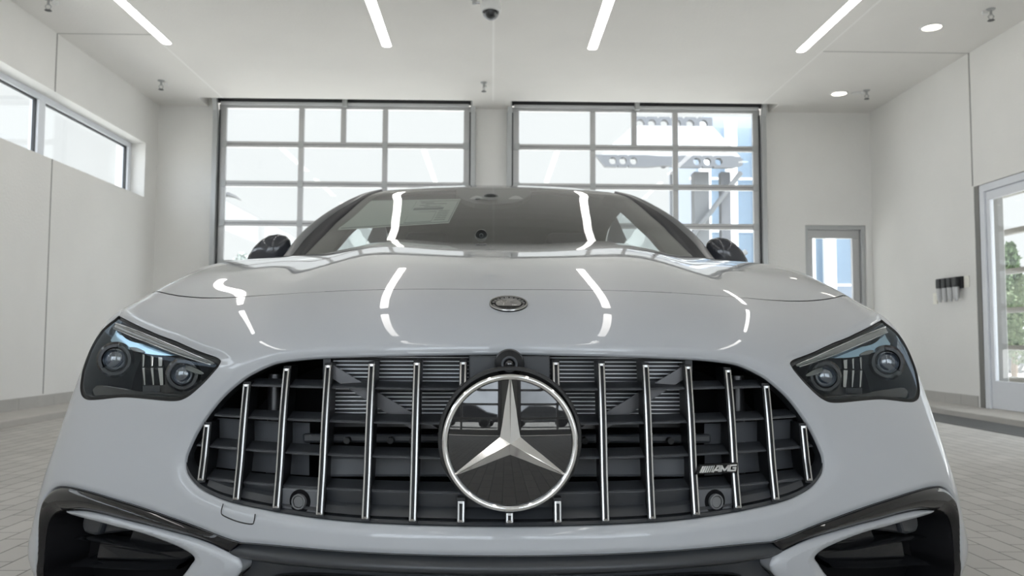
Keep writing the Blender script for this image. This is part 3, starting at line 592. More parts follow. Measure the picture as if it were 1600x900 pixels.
def flange(curve, prof, closed=True, back=None, surf=S):
    """lip along an outline: prof = (step into the outline, depth) pairs; back = direction of depth (default: into the body)"""
    c = np.asarray(curve, float); p, n, ds, dv = surf.pts(c[:, 0], c[:, 1], True)
    t = np.roll(p, -1, 0)-np.roll(p, 1, 0)
    if not closed: t[0] = p[1]-p[0]; t[-1] = p[-1]-p[-2]
    t /= np.linalg.norm(t, axis=1, keepdims=True)+1e-12
    area = .5*np.sum(c[:, 0]*np.roll(c[:, 1], -1)-np.roll(c[:, 0], -1)*c[:, 1]); w = np.cross(n, t)*(1 if area > 0 else -1)
    b = -n if back is None else np.tile(np.asarray(back, float), (len(p), 1))
    secs = [p+w*i+b*d for i, d in prof]
    if closed: secs = [np.concatenate([q, q[:1]]) for q in secs]
    return MB().loft([[tuple(x) for x in q] for q in secs])
CAMC = np.array([-.028, -1.27, .70])
def deeper(par, d):
    """surface points pushed d further along the line of sight from the nose of the car"""
    p, _ = S.pts(*np.asarray(par, float).T); q = p-np.array([0, -1.27, .70]); return p+q/np.linalg.norm(q, axis=1, keepdims=True)*d
M.update(
 mirror_cap=mat('graphite_gloss', (.045, .047, .055), .06, spec=.6), edge_sheen=mat('painted_edge_sheen', (.10, .105, .115), .22, .3), intake_black=mat('intake_gloss_black', (.010, .011, .013), .2, spec=.28), jet=mat('jet_black', (.006, .006, .006), .3),
 paint=mat('white_clearcoat_paint', (.41, .425, .45), .38, 0, 1, .015, .4),
 gloss=mat('piano_black', (.008, .008, .009), .03, spec=.42), satin=mat('satin_black_plastic', (.020, .021, .024), .42),
 grey_plastic=mat('charcoal_satin_plastic', (.033, .036, .041), .34), rubber=mat('rubber', (.012, .012, .012), .6),
 fin=mat('grille_black', (.010, .0105, .012), .4, spec=.3), chrome_d=mat('satin_chrome', (.42, .415, .405), .24, 1),
 rad=mat('radiator_aluminium', (.62, .63, .65), .4, .7), cavity=mat('engine_bay_black', (.005, .005, .006), .7, spec=.12),
 lens=glass('lamp_cover', (.86, .87, .86), ior=1.32, gloss=(.40, .47, .55)), windscreen=glass('windscreen_glass', (.74, .78, .76), ior=1.62),
 tint=glass('side_glass', (.88, .94, .97), ior=1.12),
 duct_grey=mat('duct_grey', (.105, .11, .12), .4), sensor_grey=mat('sensor_grey', (.15, .155, .16), .35), bowl=mat('lamp_bowl', (.008, .008, .009), .2), pillar=mat('dark_pillar_gloss', (.06, .063, .072), .3, 0, 0, spec=.4), band=mat('pillar_band_black', (.008, .009, .013), .5, spec=.25), drl=mat('light_guide', (.17, .18, .18), .2, .3), coated=mat('blue_reflection_tint', (.50, .76, 1), .10, 1), bulb=mat('projector_glass', (.03, .05, .09), .02, .3, 1, .01, .8, ior=2.2),
 prism=glass('prism_glass', (.70, .76, .80), ior=2.1), mirrorchrome=mat('reflector', (.7, .72, .74), .06, 1),
 paper=mat('sticker_paper', (.40, .44, .40), .7), ink=mat('sticker_ink', (.08, .09, .09), .7), ink_pale=mat('sticker_grey_ink', (.34, .37, .35), .7),
 leather=mat('dark_upholstery', (.02, .02, .021), .55), tyre=mat('tyre_rubber', (.014, .014, .015), .75), rim=mat('dark_rim', (.10, .10, .105), .3, .8),
 badge_face=mat('emblem_silver', (.42, .42, .41), .3, .8), star_face=mat('badge_black_glass', (.006, .006, .007), .03, 0, 1, .0, .6),
)
car = thing('car', (.028, 1.27, 0), 'white sports coupe parked nose on, with barred black grille and big star badge', 'car')
def P(name, mb, m, parent=None, **k): return mb.build(name, m, parent or car, **k)
GR = smooth_curve(GRILLE, 110); GR_ALL = np.concatenate([GR, np.array(mir(GR[::-1]))[1:-1]])        # clockwise from the top centre
HL = smooth_curve(HOODLINE[::-1], 80); HOOD_POLY = np.concatenate([np.array(mir(HL[::-1]))[:-1], HL, [(6.95, 9.6), (6.9, 10.6), (6.85, 12), (6.85, 14), (-6.85, 14), (-6.85, 12), (-6.9, 10.6), (-6.95, 9.6)]])
LMP = smooth_curve(LAMP[:-1], 150, True)
TO = smooth_curve([(6.15, .0), (6.14, .4)]+TRIM_OUT[0:1]+TRIM_OUT[2:], 110)
ST = smooth_curve(STRIP, 60)
LOW_HALF = np.concatenate([TO, ST[1:]]); LOWER = np.concatenate([LOW_HALF, np.array(mir(LOW_HALF[::-1]))[1:], ])
def fG(q): return -sd_poly(q, GR_ALL)
def hgap(q): return .005+.015*np.clip((abs(q[:, 0])-2.6)/1.6, 0, 1)
def fH(q): return -sd_poly(q, HOOD_POLY)+hgap(q)
def fL(q): return np.maximum(-sd_poly(q, LMP), -sd_poly(q, np.array(mir(LMP))))
def fLow(q): return -sd_poly(q, LOWER)
def arch(q):
    p, _ = S.pts(q[:, 0], q[:, 1]); return np.minimum(.365-np.hypot(p[:, 1]-.85, p[:, 2]-.335), abs(p[:, 0])-.80)
G_ROLL, G_W, L_ROLL, L_W = .007, .24, .004, .14
def roll(q):
    # the panel edge rolls inwards round the grille and along the lower trim
    o = np.zeros(len(q)); m = (abs(q[:, 0]) < 3.8) & (q[:, 1] > 3.0) & (q[:, 1] < 7.8)
    if m.any(): o[m] += G_ROLL*np.clip(1-sd_poly(q[m], GR_ALL)/G_W, 0, 1)**2
    m = q[:, 1] < 3.8
    if m.any(): o[m] += L_ROLL*np.clip(1-sd_poly(q[m], LOWER)/L_W, 0, 1)**2
    m = (q[:, 1] > 6.9) & (q[:, 1] < 8.4) & (abs(q[:, 0]) > 2.6)
    if m.any():
        qa = np.stack([abs(q[m, 0]), q[m, 1]], 1); o[m] += brow(qa)*np.clip(1-sd_poly(qa, LMP)/.22, 0, 1)**1.5
    return o
def brow(q): return .0075*np.clip((q[:, 1]-6.95)/.35, 0, 1)
panel('front_panel', 'paint', car, -9, 9, 0, 13, 421, 281, [fG, fH, fL, fLow, arch], off=roll)
hood = panel('hood', 'paint', car, -7, 7, 8, 13, 301, 141, [lambda q: sd_poly(q, HOOD_POLY)+hgap(q)])
# returns of the panels
P('hood_seal', flange(HL, [(-.012, .009), (.012, .009)], False), 'rubber')
P('cowl_edge', flange([(s, 13.0) for s in np.linspace(-7, 7, 90)], [(0, 0), (0, .006), (0, .03)], False), 'paint', smooth=40)
P('grille_lip', flange(GR_ALL, [(0, .007), (.0008, .0078), (.0014, .0095), (.0015, .013)]), 'paint', smooth=50)
# ---- grille frame: dark surround stepping into the opening
P('grille_frame', flange(GR_ALL, [(.0008, .0125), (.0035, .0105), (.0075, .0135), (.0095, .024), (.011, .030), (.011, .07)], back=(0, 1, 0)), 'grey_plastic', smooth=35)
GP, _ = S.pts(GR_ALL[:, 0], GR_ALL[:, 1]); GXZ = offset_poly(GP[:, [0, 2]], .012)
def g_span(x):
    """lower and upper edge of the grille opening at x"""
    z = []
    for i in range(len(GXZ)):
        a, b = GXZ[i-1], GXZ[i]
        if (a[0] <= x) != (b[0] <= x): z.append(a[1]+(b[1]-a[1])*(x-a[0])/(b[0]-a[0]))
    return (min(z), max(z)) if len(z) > 1 else None
def g_width(z):
    x = [a[0]+(b[0]-a[0])*(z-a[1])/(b[1]-a[1]) for a, b in zip(np.roll(GXZ, 1, 0), GXZ) if (a[1] <= z) != (b[1] <= z)]
    return (min(x), max(x)) if len(x) > 1 else None
def face_y(x, z):
    p, _ = S.find(np.array([(x, z)]), (0, 2)); return float(p[0, 1])
BC = (0.0, -.010, .548); BR = .1026        # star badge centre and radius
P_X = .0732
def slat(x, z0, z1, cut=None):
    zs = np.linspace(z0, z1, 15); ys = np.array([face_y(x, z) for z in zs])+.010
    ys = np.polyval(np.polyfit(zs, ys, 3), zs)-.009*np.clip((.50-zs)/.08, 0, 1); w = .0048; W = .0060
    m = MB()
    sec = lambda z, y: [(x-W, y+.004, z), (x-w*.5, y+.0035, z), (x+w*.5, y+.0035, z), (x+W, y+.004, z), (x+W*.8, y+.060, z), (x-W*.8, y+.060, z)]
    m.loft([sec(z, y) for z, y in zip(zs, ys)], True); n = 6; k = len(m.v)
    m.f += [tuple(range(n)), tuple(range(k-n, k))]
    o = P('grille_slat', m, 'fin')
    # chrome frame round the dark groove
    a = .0062; bw = .0024; c = MB(); za, zb = z0+.004, z1-.004
    zz = np.linspace(za, zb, 15); yy = np.interp(zz, zs, ys)
    for sx in (-1, 1): c.loft([[(x+sx*w*1.0, y+.004, z), (x+sx*w, y-.0015, z), (x+sx*(w-bw), y-.0022, z), (x+sx*(w-bw), y+.0035, z)] for z, y in zip(zz, yy)], True)
    for z, s in ((za, 1), (zb, -1)):
        y = float(np.interp(z, zs, ys)); e = .0035*s
        sl = 0 if cut is None or (cut > 0) != (s < 0) else .5
        q0 = [(x-w, y-.0018, z), (x+w, y-.0018, z), (x+w-bw, y-.0022, z+e), (x-w+bw, y-.0022, z+e)]
        c.prism(q0, [(p[0], p[1]+.006, p[2]) for p in q0])
    c.build('chrome_edge', 'chrome_d', o, smooth=40)
    return o
for k in range(-7, 8):
    x = k*P_X; lo, hi = g_span(x); lo -= .0065 if abs(k) < 7 else 0; hi -= .003
    if abs(k) == 1:
        dz = math.sqrt(max(0, (BR+.006)**2-(x)**2)); slat(x, lo, BC[2]-dz-.006, 1); slat(x, BC[2]+dz-.002, hi, -1)
    elif k == 0: slat(x, lo, BC[2]-BR-.0005)
    else: slat(x, lo, hi)
# ---- louvres: deep ledges between the bars
for z in (.6235, .5705, .5185, .4665):
    xa, xb = g_width(z); xa -= .0; xs = np.linspace(xa+.002, xb-.002, 61); ys = np.polyval(np.polyfit(xs, [face_y(x, z) for x in xs], 8), xs)
    m = MB().loft([[(x, y+.0255, z-.0022), (x, y+.0225, z-.0016), (x, y+.0225, z-.0010), (x, y+.0262, z+.0014), (x, y+.062, z+.010), (x, y+.062, z+.007)] for x, y in zip(xs, ys)], True)
    lo_ = P('grille_louvre', m, 'grey_plastic', smooth=30)
    MB().loft([[(x, y+.0222, z-.0020), (x, y+.0218, z-.0006), (x, y+.0250, z+.0016), (x, y+.0262, z+.0014)] for x, y in zip(xs, ys)]).build('louvre_highlight', 'edge_sheen', lo_)  # paler strip, the front-edge highlight put into its colour
# closed lower panel and its sill
xs = np.linspace(-.50, .50, 61); m = MB()
def zlow(x): return g_span(x)[0]
ys = np.polyval(np.polyfit(xs, [face_y(x, .45) for x in xs], 8), xs)
m.loft([[(x, y+.026, .4655), (x, y+.030, min(.4655, zlow(x)+.014)), (x, y+.020, min(.4655, zlow(x)+.010)), (x, y+.012, min(.465, zlow(x)+.0))] for x, y in zip(xs, ys)])
lo_ = P('grille_lower_panel', m, 'grey_plastic', smooth=30)
MB().loft([[(x, y+.0252, .4640), (x, y+.0250, .4652), (x, y+.0280, .4668)] for x, y in zip(xs, ys)]).build('panel_highlight', 'edge_sheen', lo_)  # same painted highlight along the top of the lower panel
# side ducts, cavity, radiator
for s in (-1, 1):
    m = MB()
    for (z0, z1) in ((.475, .512), (.527, .562)):
        m.loft([[(s*x, face_y(x, .50)+.078, z0), (s*x, face_y(x, .50)+.074, z1)] for x in np.linspace(.33, .53, 9)])
    P('air_duct', m, 'duct_grey')
    P('duct_post', MB().tube([(s*.405, .20, .47), (s*.405, .20, .64)], .013), 'rim', smooth=60)
P('engine_bay', MB().loft([[(p[0]*1.0, p[1]+.02, p[2]) for p in GP[::2]], [(p[0]*.9, .30, .53+(p[2]-.53)*.85) for p in GP[::2]]], True).add([(-.52, .30, .42), (.52, .30, .42), (.52, .30, .66), (-.52, .30, .66)], [(0, 1, 2, 3)]), 'cavity')
m = MB()
for i in range(17):
    z = .678-i*.0066; m.box(-.295, .295, .130, .140, z-.0007, z+.0007)
P('radiator_core', MB().box(-.295, .295, .140, .150, .555, .685), 'satin')
r = P('radiator', m, 'rad')
for s in (-1, 1): MB().box(*sorted((s*.305, s*.293)), .11, .15, .52, .69).build('end_tank', 'satin', r)
for s in (-1, 1):
    q = [(s*.293, .104, .640), (s*.293, .104, .662), (s*.115, .104, .556), (s*.160, .104, .556)]
    MB().prism(q, [(p[0], .108, p[2]) for p in q]).build('diagonal_brace', 'rim', r)
MB().box(-.34, .34, .125, .145, .530, .545).build('crossbar', 'grey_plastic', r, bevel=.004)
for i in range(18):
    if i % 3 != 2: MB().tube([(-.30+i*.0355, .128, .5355), (-.30+i*.0355, .108, .5355)], .0055, 8).build('bolt', 'rubber', r)
MB().box(-.30, .30, .10, .11, .478, .5125).build('intercooler', 'duct_grey', r, bevel=.006)
P('camera_bracket', MB().box(-.064, .064, .045, .05, .63, .676), 'grey_plastic', bevel=.004)
# ---- star badge
bd = P('star_badge', MB().lathe([(0, .030), (.1095, .030), (.1095, -.004), (.108, -.0075), (.1045, -.0085), (.100, -.004)][::-1] if 0 else [(0, -.03), (.1085, -.03), (.1085, -.004), (.1070, .000), (.103, .001)], c=(BC[0], BC[1], BC[2]+.0045), axis='y', n=96), 'rubber', smooth=35)
ring = [(.0930, .000), (.0930, .0062), (.0945, .0086), (.0980, .0098), (.1006, .0088), (.1024, .0050), (.1026, .000)]
MB().lathe(ring, c=BC, axis='y', n=128).build('chrome_ring', 'chrome', bd, smooth=70)
MB().lathe([(.0952*t, .0090-.0058*t*t) for t in np.linspace(0, 1, 16)], c=BC, axis='y', n=96).build('disc', 'star_face', bd, smooth=80)
st = MB()
for k in range(3):
    a = math.pi/2+k*2*math.pi/3; tip = (.0935*math.cos(a), .0935*math.sin(a)); pts = []
    l = (.0180*math.cos(a+math.pi/3), .0180*math.sin(a+math.pi/3)); r_ = (.0180*math.cos(a-math.pi/3), .0180*math.sin(a-math.pi/3))
    V = lambda q, d: (BC[0]+q[0], BC[1]-d, BC[2]+q[1])
    tw = .0016; tl = (tip[0]-tw*math.sin(a), tip[1]+tw*math.cos(a)); tr = (tip[0]+tw*math.sin(a), tip[1]-tw*math.cos(a))
    c0 = V((0, 0), .0215); t0 = V(tip, .0080)
    st.add([c0, t0, V(tl, .0062), V(l, .0085)], [(0, 1, 2, 3)]); st.add([c0, t0, V(tr, .0062), V(r_, .0085)], [(0, 3, 2, 1)])
    st.add([V(l, .0085), V(tl, .0062), V(tl, .003), V(l, .003)], [(0, 1, 2, 3)]); st.add([V(r_, .0085), V(tr, .0062), V(tr, .003), V(r_, .003)], [(0, 3, 2, 1)]); st.add([t0, V(tl, .0062), V(tr, .0062)], [(0, 1, 2)])
st.build('star', 'chrome', bd)
# ---- front camera, parking sensors, badge, tow cover
fc = P('front_camera', MB().lathe([(0, -.03), (.0225, -.03), (.0235, .000), (.0215, .009), (.012, .014)], c=(-.001, .022, .6640), axis='y', n=40), 'fin', smooth=45)
MB().lathe([(.0118, .012), (.0125, .0155), (.0095, .0155), (.008, .013)], c=(-.001, .022, .6640), axis='y', n=32).build('bezel_ring', 'grey_plastic', fc, smooth=40)
MB().lathe([(0, .0165), (.004, .016), (.0075, .0135), (.008, .012)], c=(-.001, .022, .6640), axis='y', n=32).build('lens', 'star_face', fc, smooth=80)
for s in (-1, 1):
    x, z = s*.328, .446; y = face_y(abs(x), z)+.018; rz = Matrix.Translation((x, y, z)) @ Matrix.Rotation(s*math.atan(.32), 4, 'Z') @ Matrix.Rotation(math.pi/2, 4, 'X')
    h = P('parking_sensor', MB().prism(*[[tuple(rz @ Vector((a, b, d))) for a, b in ((-.0335, -.0215), (.0335, -.0215), (.0335, .0195), (-.0335, .0195))] for d in (-.006, .002)]), 'duct_grey', bevel=.003)
    MB().lathe([(.0100, .0024), (.0185, .0026), (.0188, .0005)], mtx=rz, n=40).build('recess', 'cavity', h, smooth=40)
    MB().lathe([(.0122, .0024), (.0120, .008), (.0110, .0090), (.0098, .0085), (.0098, .006)], mtx=rz, n=40).build('bezel_ring', 'sensor_grey', h, smooth=40)
    MB().lathe([(0, .0070), (.0082, .0070), (.0088, .006), (.0098, .0045)], mtx=rz, n=36).build('sensor_face', 'sensor_grey', h, smooth=40)
def strokes(mb, segs, w, d0, d1, mtx, slant=.25):
    """letter strokes given as centre lines in a unit box"""
    for a, b in segs:
        a, b = np.array(a, float), np.array(b, float); t = (b-a)/np.linalg.norm(b-a); n = np.array([-t[1], t[0]])*w/2; t = t*w*.0
        q = [a-n-t, b-n+t, b+n+t, a+n-t]; q = [(p[0]+slant*p[1], p[1]) for p in q]
        mb.prism([tuple(mtx @ Vector((p[0], p[1], d0))) for p in q], [tuple(mtx @ Vector((p[0], p[1], d1))) for p in q])
xb = .3305; yb = .062; ang = math.atan((.089-.065)/.075)
BM = Matrix.Translation((xb, yb, .4985)) @ Matrix.Rotation(ang, 4, 'Z') @ Matrix.Rotation(math.pi/2, 4, 'X')
pl = [(-.0385, -.0078), (.0375, -.0078), (.0385, .0078), (-.0300, .0078)]
ab = P('model_badge', MB().prism([tuple(BM @ Vector((*p, -.004))) for p in pl], [tuple(BM @ Vector((*p, .003))) for p in pl]), 'gloss', bevel=.001)
LM = BM @ Matrix.Translation((0, 0, .0015))
lt = MB(); h = .0100; z0 = -.0050
for i in range(6):
    x = -.0335+i*.0042; w = .0030-.0003*i
    q = [(x, z0), (x+w, z0), (x+w+.0055, z0+h), (x+.0055, z0+h)]
    lt.prism([tuple(LM @ Vector((*p, 0))) for p in q], [tuple(LM @ Vector((*p, .0030))) for p in q])
def letter(x, w, segs, sw=.0025):
    strokes(lt, [((x+a[0]*w, z0+a[1]*h), (x+b[0]*w, z0+b[1]*h)) for a, b in segs], sw, 0, .0032, LM, .2)
letter(-.0085, .0125, [((0, 0), (.62, .92)), ((.45, .9), (.98, .9)), ((.9, 0), (.9, 1)), ((.32, .28), (.9, .28))])
letter(.0055, .0145, [((.06, 0), (.06, 1)), ((.06, .92), (.48, .12)), ((.48, .12), (.93, .92)), ((.93, 0), (.93, 1))])
letter(.0215, .0125, [((.06, .0), (.06, 1)), ((.0, .91), (1, .91)), ((.0, .09), (.98, .09)), ((.92, .09), (.92, .52)), ((.5, .50), (1.0, .50))])
lt.build('lettering', mat('badge_letters', (.72, .72, .71), .35, .7), ab)
TW = smooth_curve(mir(TOW), 40)
P('tow_cover_seam', flange(TW, [(-.0011, -.0004), (.0011, -.0004)], False), 'rubber')
GS = smooth_curve(mir(GRILLESEAM), 16)
# ---- hood emblem
ec, en = at_sv([(0, 8.83)]); ec, en = Vector(ec[0]), Vector(en[0]); EM = Matrix.Translation(ec) @ en.to_track_quat('Z', 'Y').to_matrix().to_4x4()
M['emblem_black'] = mat('emblem_enamel', (.006, .006, .006), .55, spec=.15); M['emblem_field'] = mat('emblem_pewter', (.30, .29, .28), .45, .6)
em = P('hood_emblem', MB().lathe([(0, .001), (.0300, .001), (.0305, .0022), (.0325, .0024), (.0330, .0012), (.0330, -.004)], mtx=EM, n=64), 'emblem_black', smooth=40)
MB().lathe([(.0300, .0014), (.0304, .0030), (.0322, .0032), (.0330, .0014)], mtx=EM, n=64).lathe([(.0212, .0014), (.0215, .0026), (.0222, .0026), (.0225, .0014)], mtx=EM, n=64).build('rim', 'chrome_d', em, smooth=40)
MB().lathe([(0, .0016), (.0212, .0016)], mtx=EM, n=48).build('crest_field', 'emblem_field', em)
MB().prism([tuple(EM @ Vector((.0224*math.cos(a), .0224*math.sin(a), .0014))) for a in np.linspace(math.pi*1.2, math.pi*1.8, 12)], [tuple(EM @ Vector((.0224*math.cos(a), .0224*math.sin(a), .0026))) for a in np.linspace(math.pi*1.2, math.pi*1.8, 12)]).build('banner', 'emblem_black', em)
cr_ = MB()
def dab(x, y, rx, ry, hgt=.0012): cr_.add([tuple(EM @ Vector((x+rx*math.cos(a), y+ry*math.sin(a), .0016))) for a in np.linspace(0, 6.283, 13)[:-1]]+[tuple(EM @ Vector((x, y, .0016+hgt)))], [(i, (i+1) % 12, 12) for i in range(12)])
for x, y in ((-.009, .010), (-.013, .006), (-.006, .006), (-.010, .003), (-.014, .011), (-.005, .012)): dab(x, y, .0032, .0032)
dab(-.0095, -.005, .0014, .007); dab(.009, .006, .006, .0075); dab(.009, -.008, .002, .007); dab(.013, -.009, .0022, .005)
cr_.build('crest_relief', 'chrome_d', em, smooth=60)
tk = MB()
for i in range(30):
    a = math.pi*(.02+.96*i/29)+math.pi*0
    for a_ in ((a, .0058),) if i % 1 == 0 else ():
        c, s_ = math.cos(a_[0]), math.sin(a_[0]); w = .0009
        q = [(r*c-k*w*s_, r*s_+k*w*c) for r, k in ((.0240, -1), (.0282, -1), (.0282, 1), (.0240, 1))]
        if i % 3 != 2: tk.prism([tuple(EM @ Vector((*p, .001))) for p in q], [tuple(EM @ Vector((*p, .0018))) for p in q])
for i in range(40):
    a = -math.pi*(.06+.88*i/39); c, s_ = math.cos(a), math.sin(a); w = .0005; q = [(r*c-k*w*s_, r*s_+k*w*c) for r, k in ((.0245, -1), (.0280, -1), (.0280, 1), (.0245, 1))]
    tk.prism([tuple(EM @ Vector((*p, .001))) for p in q], [tuple(EM @ Vector((*p, .0016))) for p in q])
tk.build('rim_relief', 'emblem_field', em)
# ---- headlamps
def lamp_pts(par, s, d): return [(float(p[0])*s, float(p[1]), float(p[2])) for p in deeper(par, d)]
def band(mb, up, lo, s, d0, d1, n=24, bulge=.006):
    a, b = smooth_curve(up, n), smooth_curve(lo, n); D = np.linspace(d0, d1, n); secs = []
    for i in range(n):
        q = []
        for t in np.linspace(0, 1, 7): q.append(lamp_pts([a[i]*(1-t)+b[i]*t], s, D[i]-bulge*math.sin(math.pi*t))[0])
        q += [lamp_pts([b[i]], s, D[i]+.012)[0], lamp_pts([a[i]], s, D[i]+.012)[0]]; secs.append(q)
    return mb.loft(secs, True)
def frame_at(par, s, d):
    c = Vector(lamp_pts([par], s, d)[0]); n = Vector((c.x*.25, -1, .03)).normalized(); n = (Vector((0, -1.27, .7))-c).normalized()*.55+n*.45
    return Matrix.Translation(c) @ n.normalized().to_track_quat('Z', 'Y').to_matrix().to_4x4()
for s in (-1, 1):
    L = LMP if s > 0 else np.array(mir(LMP))
    def lip(prof):
        c, n, ds, dv = S.pts(L[:, 0], L[:, 1], True); t = np.roll(c, -1, 0)-np.roll(c, 1, 0); t /= np.linalg.norm(t, axis=1, keepdims=True)
        w = np.cross(n, t)*(1 if .5*np.sum(L[:, 0]*np.roll(L[:, 1], -1)-np.roll(L[:, 0], -1)*L[:, 1]) > 0 else -1); b = brow(L)[:, None]
        return MB().loft([[tuple(x) for x in np.concatenate([q, q[:1]])] for q in [c+w*i_-n*(d_+b) for i_, d_ in prof]])
    hl = P('headlamp', lip([(0, -.0005), (.0005, .004), (.003, .0055), (.0085, .003), (.009, .006), (.010, .02), (.012, .11)]), 'rubber', smooth=40, label='%s headlamp with dark bowl and pale light guide' % ('left' if s < 0 else 'right'))
    panel('bowl', 'bowl', hl, *( (2.4, 7.8) if s > 0 else (-7.8, -2.4)), 5.2, 8.0, 60, 40, [lambda q: sd_poly(q, L)], off=.10)
    panel('lens', 'lens', hl, *( (2.4, 7.8) if s > 0 else (-7.8, -2.4)), 5.2, 8.0, 120, 80, [lambda q: sd_poly(q, L)+.08], off=lambda q: .0025+brow(q))
    lg = band(MB(), DRL_UP, DRL_LO, s, .030, .018).build('light_guide', 'drl', hl, smooth=50)
    for ed in (DRL_UP, DRL_LO):
        c_ = smooth_curve(ed, 24); MB().tube([lamp_pts([q], s, d)[0] for q, d in zip(c_, np.linspace(.027, .015, 24))], .0013, 6).build('guide_edge', 'mirrorchrome', lg, smooth=60)
    W_ = smooth_curve(SWOOSH, 70, True); W_ = W_ if s > 0 else np.array(mir(W_))
    panel('blue_reflection_patch', 'coated', hl, *((2.4, 7.8) if s > 0 else (-7.8, -2.4)), 6, 8.0, 110, 60, [lambda q: sd_poly(q, W_)], off=.016)  # mirror patch; blue window reflection put into its tint and outline
    for pc, r in ((PROJ1[0], .021), (PROJ2[0], .018)):
        FM = frame_at(pc, s, .048)
        pj = MB().lathe([(r*1.75, .000), (r*1.5, .006), (r*1.22, .006), (r*1.05, -.012)], mtx=FM, n=36).build('projector', 'bowl', hl, smooth=40)
        MB().lathe([(0, r*.55)]+[(r*math.sin(a), r*.55*math.cos(a)) for a in [i*math.pi/2/9 for i in range(1, 10)]], mtx=FM, n=32).build('projector_lens', 'bulb', pj, smooth=80)
        MB().lathe([(r*.98, .003), (r*1.02, .0095), (r*1.10, .0075), (r*1.12, .001)], mtx=FM, n=36).build('projector_ring', 'mirrorchrome', pj, smooth=60)
    a, b, c, d = [np.array(q) for q in PRISM]; pr = MB()
    for u0, u1 in ((.03, .15), (.42, .54), (.74, .95)):
        for t0, t1 in ((.0, .42), (.46, 1.0)):
            q = [(a*(1-u)+b*u)*(1-t)+(d*(1-u)+c*u)*t for u, t in ((u0, t0), (u1, t0), (u1-.03, t1), (u0+.03, t1))]
            f0, f1 = lamp_pts(q, s, .050), lamp_pts(q, s, .066); pr.prism(f0, f1)
    pm = pr.build('prism_module', 'mirrorchrome', hl, bevel=.002); MB().prism(lamp_pts(PRISM, s, .066), lamp_pts(PRISM, s, .08)).build('prism_holder', 'bowl', pm, bevel=.002)
    a, b, c, d = [np.array(q) for q in RIBS]; rb = MB()
    for i in range(9):
        u0, u1 = i/9, i/9+.06; q = [a*(1-u0)+b*u0, a*(1-u1)+b*u1, d*(1-u1)+c*u1, d*(1-u0)+c*u0]; rb.prism(lamp_pts(q, s, .044), lamp_pts(q, s, .052))
    rb.prism(lamp_pts(RIBS, s, .050), lamp_pts(RIBS, s, .062)).build('cooling_ribs', 'grey_plastic', hl)
    for ov in (OVAL1, OVAL2):
        q = smooth_curve(ov, 20, True); MB().prism(lamp_pts(q, s, .036), lamp_pts(q, s, .046)).build('reflex_oval', 'drl', hl, bevel=.0015)
    q = smooth_curve(SHELF, 40, True); MB().prism(lamp_pts(q, s, .04), lamp_pts(q, s, .07)).build('lower_shelf', 'gloss', hl, bevel=.002)
